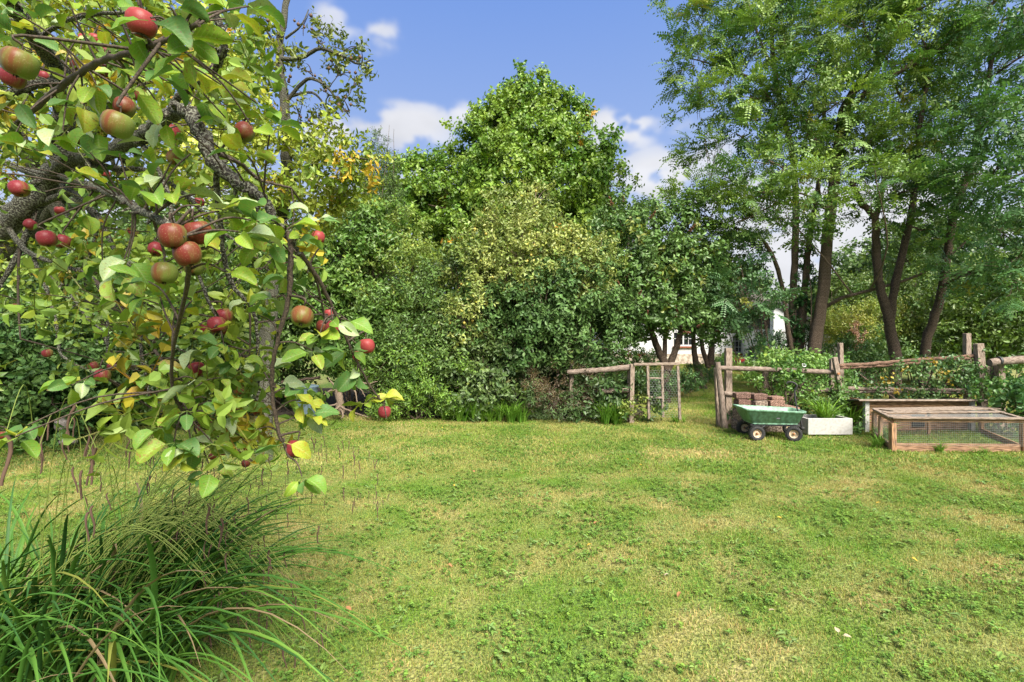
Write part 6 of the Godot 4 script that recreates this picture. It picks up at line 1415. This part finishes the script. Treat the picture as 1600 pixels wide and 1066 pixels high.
func blade_mesh(lean: float, droop: float, crease: float) -> ArrayMesh:
	var mb := MB.new(); mb.flat = true
	var seg := 11
	for k in seg + 1:
		var t := float(k) / seg
		var p := Vector3(lean * t * 0.5 + droop * t * t * 0.75, t * (1.0 - lean * 0.25) - droop * t * t * t * 0.75, 0.05 * sin(t * 4.0) * crease)
		var w := 0.0098 * (1.0 if t < 0.45 else maxf(0.0, 1.0 - pow((t - 0.45) / 0.55, 1.6))) + 0.0008
		mb.vert(p + Vector3(-w * 0.4, w * 0.5, -w)); mb.vert(p); mb.vert(p + Vector3(-w * 0.4, w * 0.5, w))
	for k in seg:
		var a := k * 3
		mb.quad(a, a + 3, a + 4, a + 1); mb.quad(a + 1, a + 4, a + 5, a + 2)
	var st := SurfaceTool.new(); st.create_from(mb.done(), 0); st.generate_normals()
	return st.commit()
func make_sedge() -> void:
	var at := Vector3(-2.18, 0, -2.35)
	var o := thing("sedge_clump", "large arching clump of pendulous sedge with drooping brown seed spikes under the apple boughs", "plant", at)
	var bm := []
	for i in 12: bm.append(blade_mesh(rr(0.15, 0.9), rr(0.3, 0.95), rr(-1, 1)))
	var tones := []
	for c in [[0.035, 0.105, 0.022], [0.055, 0.145, 0.022], [0.08, 0.185, 0.026], [0.12, 0.235, 0.035], [0.19, 0.21, 0.04], [0.22, 0.165, 0.09]]:
		var m := leafmat(0.6, 0.55, 0.35); m.albedo_color = lin(c[0], c[1], c[2]); tones.append(m)
	var cl := []
	for i in 640:
		var a := rr(0, TAU); var rad := sqrt(rng.randf())
		var root := Vector3(cos(a) * rad * 0.62, 0, sin(a) * rad * 0.45 + (0.25 if i % 3 == 0 else 0.0))
		var dir := a + rr(-0.9, 0.9)
		if rng.randf() < 0.62: dir = rr(-0.9, 0.9)          # many fall towards the open lawn
		var l := rr(0.75, 1.36)
		if root.z > 0.3: l *= 0.85
		var b := Basis(Vector3.UP, -dir) * Basis(Vector3.BACK, rr(-0.25, 0.12)) * l
		var q := rng.randf()
		var ti := 0 if q < 0.2 else (1 if q < 0.5 else (2 if q < 0.78 else (3 if q < 0.88 else (4 if q < 0.93 else 5))))
		var ratio := 0.42 + rr(0.0, 0.5)
		cl.append([-(root.x * 0.3 + root.z), Transform3D(b * Basis().scaled(Vector3(1, 1, ratio)), root), rng.randi() % 12, ti])
	cl.sort_custom(func(a, b): return a[0] < b[0])
	var rest := {}
	for i in cl.size():
		var e: Array = cl[i]; var t: Transform3D = e[1]
		if i < 300: part("blade", bm[e[2]], tones[e[3]], o, t.origin, t.basis)
		else:
			if not rest.has(e[3]): rest[e[3]] = SurfaceTool.new()
			(rest[e[3]] as SurfaceTool).append_from(bm[e[2]], 0, t)
	for k in rest: part("blades", (rest[k] as SurfaceTool).commit(), tones[k], o).set_meta("kind", "stuff")
	# flower stems that arch far out and hang their spikes
	var spike := []
	for i in 3:
		var mb := MB.new(); var sp := path([Vector3.ZERO, Vector3(0.012, -0.35, 0), Vector3(0.03 * (i - 1), -1.0, 0.01)], 0.045, 0.028, 5, 0.008)
		for k in sp[0].size(): sp[0][k] += Vector3(0.05 * sin(k * 0.6 + i * 2.0), 0, 0.04 * cos(k * 0.5 + i)) - Vector3(0.05 * sin(i * 2.0), 0, 0.04 * cos(i))
		sp[1][0] = 0.02
		mb.tube(sp[0], sp[1], 6, 0.35, nz); spike.append(mb.done())
	var ends := [[150, 700, 1.75, 0.12], [128, 735, 1.8, 0.11], [138, 800, 1.85, 0.1], [145, 790, 1.8, 0.12], [168, 770, 1.9, 0.08], [8, 680, 1.7, 0.16], [345, 810, 2.2, 0.13], [420, 860, 2.4, 0.1], [100, 690, 2.0, 0.08], [205, 700, 2.2, 0.08], [60, 700, 1.9, 0.1]]
	for i in 34: ends.append([rr(440, 612), rr(688, 800), rr(2.9, 3.6), rr(0.05, 0.085)])
	for i in 22: ends.append([rr(250, 500), rr(800, 960), rr(2.2, 2.7), rr(0.06, 0.11)])
	for i in 16: ends.append([rr(230, 470), rr(700, 800), rr(2.4, 3.0), rr(0.05, 0.09)])
	for i in 14: ends.append([rr(330, 560), rr(930, 1050), rr(2.15, 2.5), rr(0.06, 0.1)])
	var stm := leafmat(0.3, 0.5, 0.3); stm.albedo_color = lin(0.17, 0.22, 0.05)
	for e in ends:
		var tip := P(e[0], e[1], e[2]) - at
		tip.y = maxf(tip.y, 0.1)
		var root := Vector3(rr(-0.3, 0.3), 0, rr(-0.3, 0.3))
		var top := root.lerp(tip, 0.6); top.y = maxf(tip.y + rr(0.05, 0.2), 0.75)
		var pr := path([root, root.lerp(top, 0.5) + Vector3(0, 0.18, 0), top, tip], 0.003, 0.0014, 6, 0.0)
		var mb := MB.new(); mb.tube(pr[0], pr[1], 4, 0.0, null, false)
		part("stem", mb.done(), stm, o)
		var n: int = pr[0].size()
		for k in 1 + rng.randi() % 3:
			var p: Vector3 = pr[0][n - 1 - k * 2]
			part("seed_spike", spike[rng.randi() % 3], M.spike, o, p, Basis(Vector3.UP, rr(0, TAU)) * Basis(Vector3.BACK, rr(-0.15, 0.15)) * (e[3] * rr(0.8, 1.15)))
func make_litter() -> void:
	var lm := leaf_mesh(0.5, 0.3, 0.4, 0.1, 0.6)
	var yl := leafmat(0.3, 0.6, 0.3); yl.albedo_color = lin(0.5, 0.32, 0.04)
	var bn := leafmat(0.2, 0.7, 0.2); bn.albedo_color = lin(0.30, 0.15, 0.07)
	var pale := leafmat(0.2, 0.7, 0.2); pale.albedo_color = lin(0.36, 0.29, 0.2)
	var spots := [[272, 1050, yl, "yellow fallen leaf on the grass at the sedge clump's foot"], [923, 855, yl, "yellow fallen leaf alone in the middle of the lawn"], [862, 726, yl, "yellow fallen leaf on the lawn straight out from the purple peony clump"], [1100, 704, yl, "yellow fallen leaf on the lawn a step out from the gate post"], [1000, 731, yl, "yellow fallen leaf on the lawn, lower one of a close pair out from the gate"], [980, 722, yl, "yellow fallen leaf on the lawn, upper one of a close pair out from the gate"], [1270, 769, yl, "yellow fallen leaf on the lawn out from the butler sink"], [1215, 814, yl, "yellow fallen leaf out from the cart, well into the open grass"], [1171, 779, bn, "brown fallen leaf lying flat out from the cart's rear wheel"], [1063, 934, bn, "brown curled leaf in the clover near a pale scrap"], [933, 820, bn, "brown fallen leaf just above the lone yellow leaf in mid lawn"], [1318, 1003, pale, "larger pale scrap of dry leaf low in the picture out from the cart"], [1044, 905, pale, "pale scrap of leaf in the clover of the mid lawn"], [1310, 998, pale, "smaller pale scrap touching the larger one low in the picture"], [1140, 898, bn, "brown leaf fragment on thin grass far out on the lawn below the cart"], [1160, 826, bn, "brown leaf on the lawn between the cart and the clover drift"], [708, 762, yl, "yellow leaf on the lawn out from the low bright shrub"], [760, 668, yl, "tiny yellow leaf at the lawn's edge under the daylilies"], [690, 672, yl, "tiny yellow leaf at the lawn's edge under the low bright shrub"], [560, 670, yl, "tiny yellow leaf on the lawn by the dead root stump"], [820, 690, yl, "tiny yellow leaf on the lawn out from the arching daylily clump"], [900, 684, yl, "tiny yellow leaf out from the peony's end toward the gate"], [360, 690, yl, "tiny yellow leaf on the shaded lawn under the apple bough's tip"], [300, 672, yl, "tiny yellow leaf on the shaded lawn under the hanging apples"], [640, 690, yl, "tiny yellow leaf on the lawn beyond the lone apple's tip"], [740, 740, bn, "brown leaf on the lawn midway between hedge and clover drift"], [1350, 745, bn, "brown leaf on the lawn out from the hen house's corner post"], [1445, 722, bn, "brown leaf close to the front board of the wire run"], [1375, 790, yl, "yellow leaf on the lawn out from the wire run's outer corner"], [1500, 850, bn, "brown leaf on the open lawn well out from the wire run"], [1425, 880, yl, "yellow leaf on the open lawn well out from the wire run"], [1210, 962, pale, "pale scrap alone among the plantains low in the picture"], [540, 960, bn, "brown leaf beside the outermost brown sedge spikes"], [700, 890, bn, "brown leaf on straw-coloured grass between sedge and clover drift"]]
	for q in spots:
		var d: float = EYE * F / (q[1] - 533.0)
		var s := rr(0.028, 0.05)
		var p := P(q[0], q[1], d); p.y = gh(p) + 0.035
		var o := part("fallen_leaf", lm, q[2], self, p, Basis(Vector3.UP, rr(0, TAU)) * Basis(Vector3.RIGHT, -PI * 0.5 + rr(-0.4, 0.4)) * s)
		tag(o, q[3], "leaf", "fallen leaves on the lawn")

func _ready() -> void:
	rng.seed = 20240817
	nz.seed = 4; nz.frequency = 1.0; nz.fractal_octaves = 3
	nz2.seed = 9; nz2.frequency = 1.0; nz2.fractal_octaves = 2
	var cam := Camera3D.new(); cam.name = "camera"
	cam.position = Vector3(0, EYE, 0)
	cam.fov = rad_to_deg(2.0 * atan(533.0 / F))
	cam.near = 0.05; cam.far = 900.0; cam.current = true
	add_child(cam)
	var we := WorldEnvironment.new(); we.name = "world_environment"
	var env := Environment.new()
	env.background_mode = Environment.BG_SKY
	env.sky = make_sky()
	env.background_energy_multiplier = 1.0 / EXPO * 0.98
	env.tonemap_mode = Environment.TONE_MAPPER_LINEAR
	env.tonemap_exposure = EXPO
	env.sdfgi_enabled = true; env.ssao_enabled = true; env.ssil_enabled = true
	we.environment = env
	add_child(we)
	var sun := DirectionalLight3D.new(); sun.name = "sun"
	sun.light_energy = 0.42; sun.light_angular_distance = 36.0; sun.light_color = Color(1.0, 0.97, 0.92); sun.shadow_enabled = true
	add_child(sun)
	sun.look_at_from_position(Vector3.ZERO, -Vector3(0.45, 1.0, 0.85), Vector3.UP)
	make_materials()
	make_shoots()
	make_ground()
	make_house()
	make_fences()
	make_yard()
	make_cart()
	make_hedge()
	make_locusts()
	make_left_trees()
	make_apple_tree()
	make_sedge()
	make_grass()
	make_litter()
